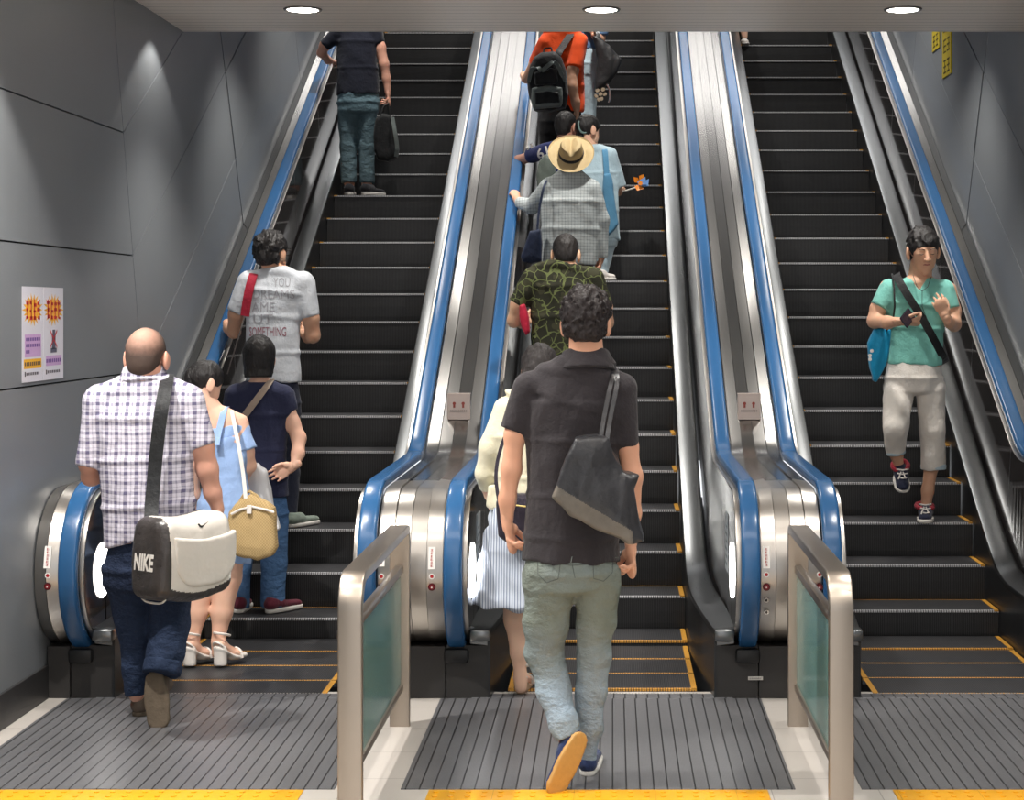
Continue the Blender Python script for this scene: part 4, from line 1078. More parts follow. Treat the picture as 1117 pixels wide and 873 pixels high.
tag(bag, 'black leather shoulder bag hanging on the back of the man in polo', 'bag')
for a in (0, 7):
    build_at(strap_mesh([W(655 + a, 480, 6.42), W(659 + a, 455, 6.46), W(665 + a, 425, 6.50), W(669 + a * .6, 409, 6.55), W(668 + a * .6, 404, 6.62)], .016, .006), 'strap', LEATHER, bag_o, bag)
build_at(strap_mesh([W(629, 479, 6.385), W(640, 478, 6.38), W(651, 477, 6.385)], .012, .006, (0, 0, 1)), 'flap_edge', LEATHER, bag_o, bag)

# --- woman in cream cardigan and striped skirt
s = Fig(8.12, (W(572, 757, 8.12).x, 8.12, 0), 'woman in cream cardigan and pale striped skirt, half hidden by the man in polo', sk=(222, 180, 154))
s.head((589, 404, 0), .226, rot(-8, -14), (588, 440, 0), .05); s.hair(hairm('grey_black_hair', (58, 54, 54)), 'bob', 9, .004, .002)
T = [(588, 434, 0, 20, .8), (582, 444, 0, 38, .46), (579, 478, 0, 41, .58), (577, 520, 0, 36, .66), (576, 553, 0, 38, .7)]
torso_core(s, T)
s.garment('cardigan', s.rows(T, f1=True) + s.rows([(552, 446, 0, 14), (535, 488, 0, 12.5), (529, 516, .03, 10), (531, 532, .08, 8)], 1, f1=True) + s.rows([(608, 446, 0, 14), (622, 488, 0, 12.5), (624, 520, .06, 10)], 1, f1=True) + s.rows([(537, 530, -.02, 5), (536, 553, -.02, 6)], .7, f1=True), CREAM, .03, .005, 30)
s.skinrows([(552, 446, 0, 9), (535, 488, 0, 8.5), (530, 520, .04, 7), (531, 536, .1, 5.5)]); s.hand(s.p(531, 537, .1), (.2, .5, -.8), (1, 0, .2), -1, .16, (.5, .6, .4))
s.skinrows([(608, 446, 0, 9), (622, 488, 0, 8), (624, 522, .06, 6.5), (620, 540, .16, 5.5)]); s.hand(s.p(620, 541, .16), (-.2, .8, -.3), (-1, 0, .2), 1, .16, (.5, .6, .4))
s.garment('skirt', s.rows([(576, 546, 0, 36, .72), (572, 600, 0, 47, .74), (571, 660, 0, 57, .74)], .7, True, True), SKIRT_C, .02, .012, 38, stretch=(1, 1, .06))
s.skinrows([(560, 640, 0, 14), (562, 676, 0, 12), (566, 712, 0, 9), (568, 742, .0, 6.3), (568, 750, .0, 6.8)]); s.skinrows([(596, 640, .03, 14), (597, 676, .05, 12), (596, 712, .07, 9), (595, 745, .12, 6.4)])
fz = .006
sandal(s, (W(567, 757, 8.10).x, 8.10, fz), (W(567, 757, 8.1).x + .02, 8.34, fz), .045, SANDAL_T, smat=SANDAL_W); sandal(s, (W(596, 757, 8.25).x, 8.25, fz), (W(596, 757, 8.25).x + .02, 8.49, fz), .045, SANDAL_T, smat=SANDAL_W)
P2 = s.finish()
hb = soft('handbag', [slab([(541, 546), (560, 538), (585, 540), (590, 560), (587, 596), (560, 598), (543, 585)], 7.93, .04, .02, 0, .3)], cloth('dark_plum_nylon', (46, 40, 52), .2, .5), W(565, 565, 7.93), None, .007)
tag(hb, 'dark handbag with a thin pale piping hanging behind the cream cardigan', 'bag')
build_at(MB().tube([W(x, y, 7.86) for x, y in ((548, 545), (560, 551), (575, 553), (588, 549))], .004, 6), 'piping', plain('pale_piping', (220, 196, 120), .5), W(565, 565, 7.93), hb)
build_at(strap_mesh([W(545, 552, 7.92), W(541, 520, 7.95), W(546, 490, 7.98), W(560, 455, 8.0), W(566, 441, 8.08)], .016, .004), 'strap', cloth('dark_plum_nylon', (46, 40, 52), .2, .5), W(565, 565, 7.93), hb)

# --- man in plaid shirt
s = Fig(7.62, (W(158, 783, 7.62).x, 7.62, 0), 'balding man in blue and white plaid shirt stepping toward the left escalator', sk=(206, 150, 128), res=.0075)
s.head((160, 391, 0), .262, rot(-4, -4), (157, 424, 0), .066)
def bald():
    t = NT('cropped_thin_hair'); n = t.noise(60, 3); x, y, z = t.xyz(); c = s.hc - A_(s.org) + A_((.0, -.06, .085))
    dist = t.n('ShaderNodeVectorMath', operation='DISTANCE'); t.l(t.co, dist.inputs[0]); dist.inputs[1].default_value = tuple(c)
    mr = t.n('ShaderNodeMapRange'); t.l(dist.outputs['Value'], mr.inputs[0]); mr.inputs[1].default_value = .03; mr.inputs[2].default_value = .105
    t.setp(t.mix(t.math('MULTIPLY_ADD', n, .25, mr.outputs[0]), lin((184, 142, 124)), lin((78, 64, 58))), .7, 0, .3); t.bump(n, .3, .004); return t.m
s.hair(bald(), 'buzz', 1, .001, 0)
T = [(157, 412, 0, 27, .8), (158, 427, 0, 50, .48), (158, 455, 0, 56, .55), (159, 500, 0, 52, .63), (162, 550, 0, 52, .67), (166, 605, 0, 52, .68)]
torso_core(s, T)
s.garment('plaid_shirt', s.rows(T, f1=True) + s.rows([(157, 416, 0, 16), (112, 436, 0, 17)], .9) + s.rows([(157, 416, 0, 16), (204, 436, 0, 17)], .9) + s.rows([(109, 440, 0, 18.5), (96, 510, -.01, 14)], 1, f1=True) + s.rows([(206, 440, 0, 18.5), (221, 487, 0, 15)], 1, f1=True), PLAID, .024, .007, 24, cuts=[plane_cut(W(115, 599, 7.6), W(218, 570, 7.6))])
s.garment('collar', s.rows([(157, 400, .01, 22), (157, 419, -.005, 28)], .95, True, True), PLAID, 0, .001, 40)
s.skinrows([(109, 445, 0, 13), (97, 506, .0, 10.5), (99, 521, .06, 9.5), (118, 520, .22, 7.5)]); s.hand(s.p(119, 520, .22), (.4, .9, .05), (0, 0, -1), 1, .18, (.3, .4, .3))
s.skinrows([(206, 445, 0, 13.5), (221, 488, 0, 12), (226, 512, .02, 11.5), (232, 538, .04, 9), (238, 556, .05, 7)]); s.hand(s.p(238, 556, .05), (.12, .1, -1), (-1, -.2, 0), 1, .18, (.4, .5, .4))
JL = [(141, 636, 0, 26), (146, 690, .04, 17.5), (148, 730, .06, 14), (149, 758, .07, 12.5)]; JR = [(186, 636, 0, 25), (185, 680, .02, 21.5), (181, 712, -.03, 20), (177, 731, -.06, 19)]
s.garment('jeans', s.rows([(164, 586, 0, 46.5, .66), (165, 620, 0, 49, .7), (164, 640, 0, 46, .7)], .68, True) + s.rows(JL, .95, f1=True) + s.rows(JR, .95, f1=True), JEAN_DK, .022, .008, 26)
s.garment('jeans_cuff', s.rows([(179, 722, -.045, 21.5), (176, 736, -.07, 21)], .95, True, True), JEAN_DK, .0, .003, 40)
s.body += s.rows(scale_rows(JL, .7), .9) + s.rows(scale_rows(JR[:-1], .7), .9)
fl = V((W(150, 783, 7.68).x, 7.68, 0)); s.shoe(fl, fl + V((.02, .28, 0)), (0, 0, 1), BOOT, SOLE_K, .039, .026, .19, 'boot')
s.shoe(W(167, 733, 7.54), W(173, 795, 7.48), (-.02, 1, .22), BOOT, SOLE_K, .05, .026, .15, 'boot', label='brown boot lifted with its worn sole to the rear')
P3 = s.finish()
# sports bag
C0, C1, C2 = W(177, 615, 7.10), W(258, 612, 7.42), W(143, 615, 7.26)
zb, zt = .585, .935
u = V((C1.x - C0.x, C1.y - C0.y, 0)); Lb = u.length; u.normalize(); v = V((C2.x - C0.x, C2.y - C0.y, 0)); Wb = .225; v = V((-u.y, u.x, 0))
cen = V((C0.x, C0.y, (zb + zt) / 2)) + u * Lb / 2 + v * Wb / 2; hb_ = (zt - zb) / 2
Uv, Vv = A_(u), A_(v)
def bagbox(P):
    q = P - A_(cen); a = np.abs(q @ Uv); b = np.abs(q @ Vv); z = q[:, 2]; zz = z / hb_
    taper = 1 - .20 * np.clip(zz, 0, 1) ** 2 - .10 * np.clip(-zz, 0, 1) ** 2
    sag = .02 * np.cos(np.clip(a / (Lb / 2), 0, 1) * 3.14)
    r = .055; dx = a - (Lb / 2 - r) * (1 - .08 * np.clip(zz, 0, 1)); dy = b - (Wb / 2 * taper - r * .9); dz = np.abs(z + sag * .5) - (hb_ - r)
    o = np.sqrt(np.maximum(dx, 0) ** 2 + np.maximum(dy, 0) ** 2 + np.maximum(dz, 0) ** 2)
    return o + np.minimum(np.maximum(dx, np.maximum(dy, dz)), 0) - r
R_ = (Lb + Wb)
def fm_sport(P, Q):
    c = P[Q].mean(1) - A_(cen); a = c @ Uv; b = c @ Vv; z = c[:, 2]
    dark = (a < -Lb / 2 + .045) | (z < -hb_ * .52 - .05 * np.cos(a / Lb * 3.0)) | (b > .03)
    return dark.astype(np.int32)
sport = soft('sports_bag', [Prim(bagbox, A_(cen) - R_ * .5, A_(cen) + R_ * .5)], [VINYL_W, VINYL_K], cen, None, .006, 0, .003, 24, fm=fm_sport)
tag(sport, 'white and dark sports bag lettered NIKE hanging behind the plaid shirt man', 'bag')
def onbag(a, z, b=-1): return cen + u * a + v * (b * Wb / 2) + V((0, 0, z))
def front_oval(P):
    q = P - A_(cen); a = q @ Uv - .03; z = q[:, 2] + .015; b = q @ Vv + Wb / 2 * .93
    top = np.maximum(z - .085, 0) ; e = (np.abs(a / .165) ** 3 + np.abs(np.minimum(z - .03, 0) / .135) ** 2.4) ** (1 / 2.6)
    d = np.maximum((e - 1) * .10, z - .095 - .02 * np.abs(a / .165) ** 2); bb = np.abs(b) - .018
    o = np.sqrt(np.maximum(d + .012, 0) ** 2 + np.maximum(bb + .012, 0) ** 2) + np.minimum(np.maximum(d + .012, bb + .012), 0) - .012
    return o
soft('front_pocket', [Prim(front_oval, A_(cen) - .28, A_(cen) + .28)], VINYL_W, cen, sport, .005, 0, .002, 30)
def outline(a_off, col, name):
    pts = []
    for t in np.linspace(0, 2 * math.pi, 60):
        c_, s_ = math.cos(t), math.sin(t); f = lambda q, p: math.copysign(abs(q) ** p, q)
        pts.append(cen + u * a_off + v * (f(c_, .55) * (Wb / 2 - .01) * (1 - .16 * max(0, s_))) + V((0, 0, f(s_, .6) * (hb_ - .004) - .006)))
    build_at(MB().tube(pts, .0045, 6, cap=False), name, SOLE_W, cen, sport)
outline(-Lb / 2 + .045, None, 'piping')
mw = MB()
print_text(sport, 'lettering', 'NIKE', cen - u * (Lb / 2 + .02) + v * (.066) + V((0, 0, -.04)), -v, (0, 0, 1), .07, SOLE_W, u, .125, .045, .002, .12)
# swoosh mark on the white front
sw = [(-.030, .004), (-.027, -.006), (-.016, -.011), (.036, .012), (-.008, -.002), (-.017, -.002), (-.021, .007)]
ws, off = wrap_on(sport, [onbag(.03 + a, .135 + z) for a, z in sw], v, .0025)
from_pyd('mark', [p - off for p in ws], [tuple(range(len(sw)))], [BLACK], sport)
so = V(cen)
build_at(strap_mesh([W(165, 588, 7.22), W(165, 560, 7.36), W(168, 520, 7.42), W(172, 480, 7.43), W(176, 448, 7.44), W(180, 426, 7.49), W(182, 413, 7.58), W(183, 410, 7.64), W(186, 424, 7.74)], .058, .006), 'shoulder_strap', NYLON_K, so, sport)
build_at(MB().box(-.03, .03, -.008, .008, -.034, .034, 0, .006), 'buckle', plain('grey_buckle', (70, 70, 72), .45), so, sport).location = V(W(179, 424, 7.478)) - so
build_at(MB().disc(W(162, 584, 7.23) + V((0, -.035, 0)), (-.6, -1, 0), .026, .012, 18), 'ring_patch', VINYL_K, so, sport)

# --- woman in off-shoulder blue
s = Fig(8.78, (W(224, 729, 8.78).x, 8.78, .012), 'woman in off-shoulder light blue dress and white platform sandals looking right', sk=(226, 178, 152))
HR = rot(-55, -22); s.head((225, 418, 0), .222, HR, (236, 452, 0), .046)
s.hair(HAIR_K, 'updo', 4, .003); s.kids.append(('hair_bun', [iso([ell(s.p(209, 412, -.03), (.038, .04, .05)), ell(s.p(208, 428, -.04), (.03, .034, .055))], .006, .02, folds(4, .004, 120))], [HAIR_K], None))
s.body += s.rows([(236, 447, 0, 12, .8), (240, 462, 0, 29, .46), (243, 482, 0, 29, .6), (246, 520, 0, 22, .7), (246, 550, 0, 26, .7), (241, 590, 0, 29, .7)], .6)
s.garment('dress', s.rows([(244, 476, 0, 29, .66), (246, 520, 0, 24, .74), (246, 550, 0, 29, .76), (241, 585, 0, 35, .78), (238, 610, 0, 37, .78)], .7, True, True), PALEBLUE, .02, .009, 34, stretch=(1, 1, .12))
s.garment('ruffle', s.rows([(215, 470, 0, 13), (240, 478, -.01, 17), (258, 466, 0, 14)], .9) + s.rows([(256, 463, 0, 12), (264, 492, 0, 17)], .9, f1=True) + s.rows([(218, 468, 0, 11), (211, 494, 0, 15)], .9, f1=True), PALEBLUE, .02, .008, 44, cuts=[plane_cut(W(205, 494, 8.78), W(280, 494, 8.78)), lambda P: P[:, 2] - z_at(463, 8.78) - .0 * P[:, 0]], stretch=(1, 1, .1))
s.part('dress_strap', strap_mesh([s.p(247, 444, .04), s.p(245, 445, -.02), s.p(243, 453, -.06), s.p(240, 465, -.085), s.p(237, 478, -.12), s.p(236, 486, -.14)], .032, .003), PALEBLUE)
s.skinrows([(260, 463, 0, 10), (268, 492, 0, 8.7), (271, 508, .04, 8), (264, 524, .14, 6.5), (262, 530, .2, 5.3)]); s.hand(s.p(262, 531, .2), (-.1, .5, -.8), (-1, .2, 0), 1, .16, (1.0, 1.1, .8))
s.skinrows([(217, 466, 0, 10), (209, 505, 0, 8.5), (211, 540, .06, 7), (214, 556, .1, 5.3)]); s.hand(s.p(214, 557, .1), (.1, .3, -1), (1, 0, 0), -1, .16, (.5, .6, .4))
s.skinrows([(226, 590, 0, 16), (222, 630, 0, 13.5), (215, 668, 0, 10.8), (210, 700, 0, 6.8), (208, 714, .0, 6.4)]); s.skinrows([(253, 590, 0, 16), (249, 630, 0, 14), (242, 668, 0, 11.2), (238, 700, 0, 6.8), (237, 713, .0, 6.4)])
for px in (203, 236.5):
    h_ = V((W(px, 729, 8.74).x, 8.72, .014)); sandal(s, h_, h_ + V((.105, .19, 0)), .068, SANDAL_W, True, name='platform_sandal')
P4 = s.finish()
bo = V(W(275, 575, 8.62))
st = soft('straw_bag', [slab([(250, 558), (258, 548), (268, 542), (275, 538), (284, 543), (294, 548), (300, 553), (302, 580), (303, 597), (298, 606), (283, 611), (262, 607), (250, 601), (248, 580)], 8.6, .05, .025, 0, .35)], STRAW, bo, None, .006, .01, .004, 40)
tag(st, 'woven straw handbag with white strap beside the off-shoulder dress', 'bag')
build_at(strap_mesh([W(268, 544, 8.55), W(265, 515, 8.58), W(260, 485, 8.6), W(255, 460, 8.66), W(253, 448, 8.76), W(255, 452, 8.84)], .018, .004), 'strap', SANDAL_W, bo, st)
build_at(MB().tube([W(x, y, 8.53) for x, y in ((252, 561), (262, 556), (275, 553), (290, 556), (299, 559))], .006, 6).box(W(272, 0, 8.53).x - .01, W(272, 0, 8.53).x + .012, 8.515, 8.53, z_at(560, 8.53), z_at(551, 8.53)), 'white_trim', SANDAL_W, bo, st)
build_at(MB().tube([W(260, 550, 8.58), W(266, 540, 8.58), W(272, 536, 8.58), W(280, 541, 8.58), W(286, 548, 8.58)], .008, 8), 'top_cord', STRAW, bo, st)
wb = soft('plastic_bag', [slab([(268, 520), (274, 507), (282, 505), (292, 514), (296, 530), (300, 560), (308, 577), (298, 582), (280, 580), (262, 572), (262, 545)], 8.96, .035, .02, 0, .6)], plain('white_polythene', (206, 206, 208), .35, bump=.6, scale=14), W(282, 545, 8.96), None, .007, .01, .009, 40)
tag(wb, 'white plastic carrier bag behind the straw handbag', 'bag')

# --- person in navy t-shirt with bob hair
s = Fig(9.68, (W(283, 671, 9.68).x, 9.68, zst(-1.17)), 'person with black bob and navy t-shirt, hand behind the back', sk=(224, 176, 150))
s.head((283, 391, 0), .226, rot(4, -6), (284, 420, 0), .05); s.hair(HAIR_K, 'bob', 2, .003, .010)
T = [(284, 417, 0, 18, .8), (284, 428, 0, 34, .46), (284, 452, 0, 34, .58), (285, 490, 0, 28, .66), (285, 520, 0, 29, .7), (285, 542, 0, 30, .7)]
torso_core(s, T)
s.garment('t_shirt', s.rows(T, f1=True) + s.rows([(308, 432, 0, 13), (316, 450, 0, 10)], 1, f1=True) + s.rows([(258, 432, 0, 13), (250, 456, 0, 10)], 1, f1=True), NAVY_T, .022, .005, 28)
s.skinrows([(310, 436, 0, 8.5), (319, 462, -.01, 8.2), (326, 478, -.03, 7.6), (325, 495, -.08, 6.8), (321, 508, -.12, 5)]); s.hand(s.p(321, 508, -.12), (-.85, -.05, -.42), (0.05, -1, -.1), 1, .17, (.15, .3, .2))
s.skinrows([(258, 436, 0, 8.5), (250, 470, .03, 8), (258, 492, .16, 6.5), (262, 496, .22, 5)]); s.hand(s.p(262, 496, .22), (.3, .9, .1), (0, 0, 1), 1, .17, (.6, .7, .5))
JL = [(270, 572, 0, 15.5), (264, 620, 0, 11), (263, 664, 0, 9)]; JR = [(299, 572, 0, 16), (299, 615, 0, 14), (298, 662, 0, 13.5)]
s.garment('jeans', s.rows([(285, 535, 0, 27.0, .7), (285, 560, 0, 30, .72), (285, 572, 0, 28, .7)], .7, True) + s.rows(JL, .95, f1=True) + s.rows(JR, .95, f1=True), JEAN_MD, .02, .007, 28)
s.body += s.rows(scale_rows(JL, .7), .9) + s.rows(scale_rows(JR, .7), .9)
zs5 = zst(-1.17) + .002
h_ = V((W(260, 671, 9.6).x, 9.6, zs5)); s.shoe(h_, h_ + V((.0, .25, 0)), (0, 0, 1), SNEAK_R, SOLE_W, .037, .025)
h_ = V((W(291, 671, 9.6).x, 9.6, zs5)); s.shoe(h_, h_ + V((.15, .2, 0)), (0, 0, 1), SNEAK_R, SOLE_W, .037, .025)
s.part('bag_strap', strap_mesh([s.p(296, 414, .0), s.p(292, 420, -.085), s.p(280, 436, -.12), s.p(268, 452, -.125), s.p(258, 468, -.09)], .036, .004), cloth('beige_webbing', (164, 148, 134), .1), 'beige bag strap across the back')
P5 = s.finish()

# --- man in white t-shirt with glasses
s = Fig(10.42, (W(299, 577, 10.4).x, 10.4, zst(.83)), 'man in white printed t-shirt and glasses with hand on left handrail', sk=(204, 156, 126))
HR = rot(-28, 2); g = s.head((297, 276, 0), .242, HR, (303, 298, 0), .056); s.hair(HAIR_K, 'short', 8, .009, .010)
T = [(303, 292, 0, 15, .9), (303, 300, 0, 30, .46), (301, 318, 0, 34, .54), (298, 345, 0, 30, .62), (298, 385, 0, 29, .66), (299, 418, 0, 29, .68)]
torso_core(s, T)
s.garment('t_shirt', s.rows(T, f1=True) + s.rows([(271, 308, 0, 13), (257, 341, 0, 10)], 1, f1=True) + s.rows([(331, 309, 0, 13), (338.5, 346, 0, 10.5)], 1, f1=True), WHITE_T, .022, .005, 28)
s.skinrows([(268, 312, 0, 8.5), (257.5, 343, .03, 8.2), (255, 362, .12, 7.4), (249, 358, .36, 5.6), (248, 356, .46, 4.8)]); s.hand(s.p(248, 356, .46), (-.05, .95, .3), (-.3, .2, -1), -1, .175, (.3, .4, .35))
s.skinrows([(333, 314, 0, 8.5), (339, 347, 0, 8.8), (341, 366, .03, 8.2), (336, 368, .22, 6.2), (331, 364, .3, 5)]); s.hand(s.p(331, 364, .3), (-.6, .7, .3), (-.5, 0, .8), 1, .175, (.5, .6, .4))
LL = [(287, 452, 0, 15.5), (288, 515, .02, 12), (288, 570, .02, 9.5)]; LR = [(312, 452, 0, 15.5), (314, 515, .02, 12), (315, 570, .0, 9.5)]
s.garment('trousers', s.rows([(299, 412, 0, 26.0, .7), (300, 440, 0, 28, .72), (300, 452, 0, 27, .7)], .7, True) + s.rows(LL, .95, f1=True) + s.rows(LR, .95, f1=True), NAVY_P, .02, .006, 28)
s.body += s.rows(scale_rows(LL, .7), .9) + s.rows(scale_rows(LR, .7), .9)
z6 = zst(.83) + .002
h_ = V((W(287, 577, 10.28).x, 10.25, z6)); s.shoe(h_, h_ + V((-.02, .26, 0)), (0, 0, 1), cloth('sage_canvas', (120, 132, 122), .1), SOLE_W, .037, .024)
h_ = V((W(315, 577, 10.22).x, 10.22, z6)); s.shoe(h_, h_ + V((.13, .22, 0)), (0, 0, 1), cloth('sage_canvas', (120, 132, 122), .1), SOLE_W, .037, .024)
s.part('glasses', MB().tube([g(.08, .0, .01), g(.079, .05, .012), g(.07, .09, .012)], .0028, 6).tube([g(.07 + .026 * math.cos(t) - .03, .098 + .006 * math.sin(t), .005 + .02 * math.sin(t)) for t in np.linspace(0, 6.28, 18)], .0024, 6).tube([g(-.04 + .026 * math.cos(t), .104, .005 + .02 * math.sin(t)) for t in np.linspace(0, 6.28, 18)], .0024, 6), plain('dark_frame', (34, 30, 28), .35))
s.part('shoulder_strap', strap_mesh([s.p(279, 296, .02), s.p(276, 301, -.07), s.p(271, 320, -.105), s.p(267, 345, -.1)], .052, .004), CRIMSON, 'crimson strap over the left shoulder')
s.part('strap_cord', MB().tube([s.p(267, 345, -.1), s.p(262, 362, -.1), s.p(255, 385, -.06), s.p(248, 408, .0)], .004, 6), plain('grey_cord', (120, 112, 108), .6))
P6 = s.finish(); sh = child(P6, 't_shirt'); PR_G = plain('faded_grey_print', (160, 160, 166), .8); PR_R = plain('faded_red_print', (148, 96, 108), .8)
for tx, x0, x1, yb, yt, m in (('YOU', 297, 315, 313, 303, PR_G), ('DREAMS', 275, 320, 326, 316, PR_G), ('AME', 273, 299, 340, 330, PR_G), ('UT', 275, 297, 353, 343, PR_G), ('SOMETHING', 270, 311, 367, 357, PR_R)):
    a, b = W(x0, yb, 10.3), W(x1, yt, 10.3); print_text(sh, 'print', tx, a, (1, 0, 0), (0, 0, 1), b.z - a.z, m, (0, 1, 0), b.x - a.x, 0, .002)

# --- man at the upper left with briefcase
z7 = zst(11.83)
s = Fig(14.12, (W(392, 213, 14.1).x, 14.1, z7), 'man in dark navy t-shirt and jeans high on left escalator, head out of view', sk=(206, 160, 132), res=.009, hres=.005)
s.head((390, 4, 0), .236, rot(0, 0), (390, 26, 0), .055); s.hair(HAIR_K, 'short', 5, .004, .004)
T = [(390, 22, 0, 11, .9), (390, 29, 0, 21, .46), (390, 46, 0, 23, .56), (390, 75, 0, 22, .62), (391, 104, 0, 24, .66)]
torso_core(s, T)
s.garment('t_shirt', s.rows(T, f1=True) + s.rows([(371, 34, 0, 9), (354, 50, .02, 7)], 1, f1=True) + s.rows([(409, 34, 0, 9), (413.5, 48, 0, 6.5)], 1, f1=True), NAVY_D, .022, .005, 28)
s.skinrows([(366, 38, 0, 6), (354, 50, .04, 5.5), (351, 58, .1, 5.2), (358, 66, .3, 4.2), (361, 67, .38, 3.5)]); s.hand(s.p(361, 67, .38), (.15, .95, .15), (-.2, .1, -1), -1, .17, (.4, .5, .4))
s.skinrows([(411, 38, 0, 6), (415, 52, 0, 5.6), (419, 70, .0, 5.2), (421.5, 86, .01, 4.5), (423, 100, .01, 3.6)]); s.hand(s.p(423, 100, .01), (.1, 0, -1), (-1, 0, 0), 1, .175, (1.0, 1.1, .8))
LL = [(380, 122, 0, 11.5), (380, 160, .02, 9.2), (381, 200, .02, 8.6)]; LR = [(401, 122, 0, 11.5), (400, 160, .02, 9.2), (400, 200, .02, 8.6)]
s.garment('jeans', s.rows([(390.5, 98, 0, 20.9, .68), (391, 112, 0, 23, .7), (391, 122, 0, 22, .7)], .7, True) + s.rows(LL, .95, f1=True) + s.rows(LR, .95, f1=True), JEAN_TEAL, .02, .008, 30)
s.body += s.rows(scale_rows(LL, .7), .9) + s.rows(scale_rows(LR, .7), .9)
h_ = V((W(381, 213, 14.02).x, 14.0, z7 + .002)); s.shoe(h_, h_ + V((-.02, .26, 0)), (0, 0, 1), SNEAK_K, SOLE_W, .042, .03)
h_ = V((W(396, 213, 14.0).x, 13.99, z7 + .002)); s.shoe(h_, h_ + V((.14, .2, 0)), (0, 0, 1), SNEAK_K, SOLE_W, .042, .03)
P7 = s.finish()
o7 = V(W(421, 150, 14.05))
b7 = soft('briefcase', [slab([(411, 130), (418, 124), (427, 126), (431, 142), (434.5, 162), (433, 172), (424, 177), (413, 175), (409, 165), (408.5, 147)], 14.06, .07, .03, .2, .1)], NYLON_K, o7, None, .008, .01, .003, 30)
tag(b7, 'black soft briefcase held by the man high on left escalator', 'bag')
build_at(MB().tube([W(414, 130, 14.02), W(419, 116, 14.03), W(423, 113, 14.05), W(424, 118, 14.05), W(425, 128, 14.05)], .012, 8), 'handle', BLACK, o7, b7)
build_at(strap_mesh([W(428, 128, 14.0), W(431, 145, 13.98), W(433, 160, 13.985), W(432, 171, 14.0)], .03, .006), 'side_panel', NYLON_G, o7, b7)

# --- man in camouflage t-shirt
z8 = zst(1.31)
s = Fig(10.45, (W(614, 555, 10.42).x, 10.42, z8), 'man in green vein-camouflage t-shirt on the middle escalator, head bowed', sk=(210, 164, 132))
s.head((617, 278, .02), .236, rot(0, -20), (614, 296, 0), .06); s.hair(hairm('cropped_black_hair', (34, 30, 29), .5), 'short', 6, .002, -.002)
T = [(614, 287, 0, 19, .9), (613, 294, 0, 33, .46), (613, 312, 0, 37, .56), (614, 345, 0, 35, .62), (614, 385, 0, 35, .66), (614, 416, 0, 35, .68)]
torso_core(s, T)
s.garment('t_shirt', s.rows(T, f1=True) + s.rows([(582, 305, 0, 14), (564.5, 332, 0, 10)], 1, f1=True) + s.rows([(646, 305, 0, 14), (660, 334, 0, 10)], 1, f1=True), CAMO, .022, .005, 28)
s.skinrows([(578, 310, 0, 9), (565, 333, .0, 8), (561, 350, .04, 7.4), (568, 352, .2, 6), (573, 350, .28, 5)]); s.hand(s.p(573, 350, .28), (.5, .8, .1), (.6, 0, .6), -1, .17, (.8, .9, .6))
s.skinrows([(650, 310, 0, 9), (660, 335, .0, 8), (662, 352, .04, 7.4), (652, 352, .2, 6), (646, 350, .28, 5)]); s.hand(s.p(646, 350, .28), (-.5, .8, .1), (-.6, 0, .6), 1, .17, (.8, .9, .6))
LL = [(599, 446, 0, 17), (600, 500, .02, 13), (600, 546, .02, 11)]; LR = [(630, 446, 0, 17), (629, 500, .02, 13), (629, 546, .02, 11)]
s.garment('trousers', s.rows([(614, 410, 0, 30.7, .7), (614, 435, 0, 33, .72), (614, 446, 0, 32, .7)], .7, True) + s.rows(LL, .95, f1=True) + s.rows(LR, .95, f1=True), BLACK_P, .02, .006, 28, res=.01)
s.body += s.rows(scale_rows(LL, .7), .9) + s.rows(scale_rows(LR, .7), .9)
for px in (599, 630): h_ = V((W(px, 555, 10.4).x, 10.36, z8 + .002)); s.shoe(h_, h_ + V((0, .26, 0)), (0, 0, 1), SNEAK_K, SOLE_W, .038)
P8 = s.finish()
tag(soft('pouch', [slab([(567, 333), (573, 331), (577, 346), (578.5, 362), (574, 366.5), (569, 358), (566.5, 345)], 10.43, .05, .02)], CRIM_P, W(572, 348, 10.43), None, .006, 0, .002, 30), 'crimson pouch tucked under the arm of the camouflage t-shirt man', 'pouch')

# --- person with straw hat
z9 = zst(5.31)
s = Fig(11.95, (W(621, 395, 11.9).x, 11.88, z9), 'person in straw hat and pale checked shirt reaching for the handrail', sk=(214, 168, 138), hres=.005)
s.head((622, 174, .05), .222, rot(0, 34), (622, 196, .02), .052); s.hair(HAIR_B, 'short', 7, .003, 0)
T = [(622, 190, .02, 16, .9), (622, 199, 0, 28, .48), (622, 220, 0, 33, .58), (622, 250, 0, 31, .66), (621, 289, 0, 30, .7)]
torso_core(s, T)
s.garment('checked_shirt', s.rows(T, f1=True) + s.rows([(600, 204, 0, 11), (580, 225, .26, 8.5), (567, 221, .5, 6.8)], 1, f1=True) + s.rows([(645, 207, 0, 11), (656, 240, .02, 8.8), (656.5, 281, .04, 6.6)], 1, f1=True) + s.rows([(622, 184, .02, 12), (622, 194, .01, 16)], .95, True), FINE, .024, .0035, 28)
s.skinrows([(600, 206, 0, 7), (580, 225, .26, 5.6), (566, 220, .54, 4.6), (563, 216, .62, 4)]); s.hand(s.p(563, 217, .62), (-.15, .75, .55), (-.2, .45, -.9), -1, .17, (.4, .5, .4))
s.skinrows([(645, 209, 0, 7), (656, 240, .02, 5.8), (656, 282, .04, 4)]); s.hand(s.p(656, 282, .04), (-.25, 0, -1), (-1, 0, .1), 1, .17, (.7, .9, .6))
LL = [(608, 312, 0, 15), (609, 355, .0, 11.5), (609, 390, -.02, 10)]; LR = [(635, 312, 0, 15), (634, 355, .0, 11.5), (634, 390, -.02, 10)]
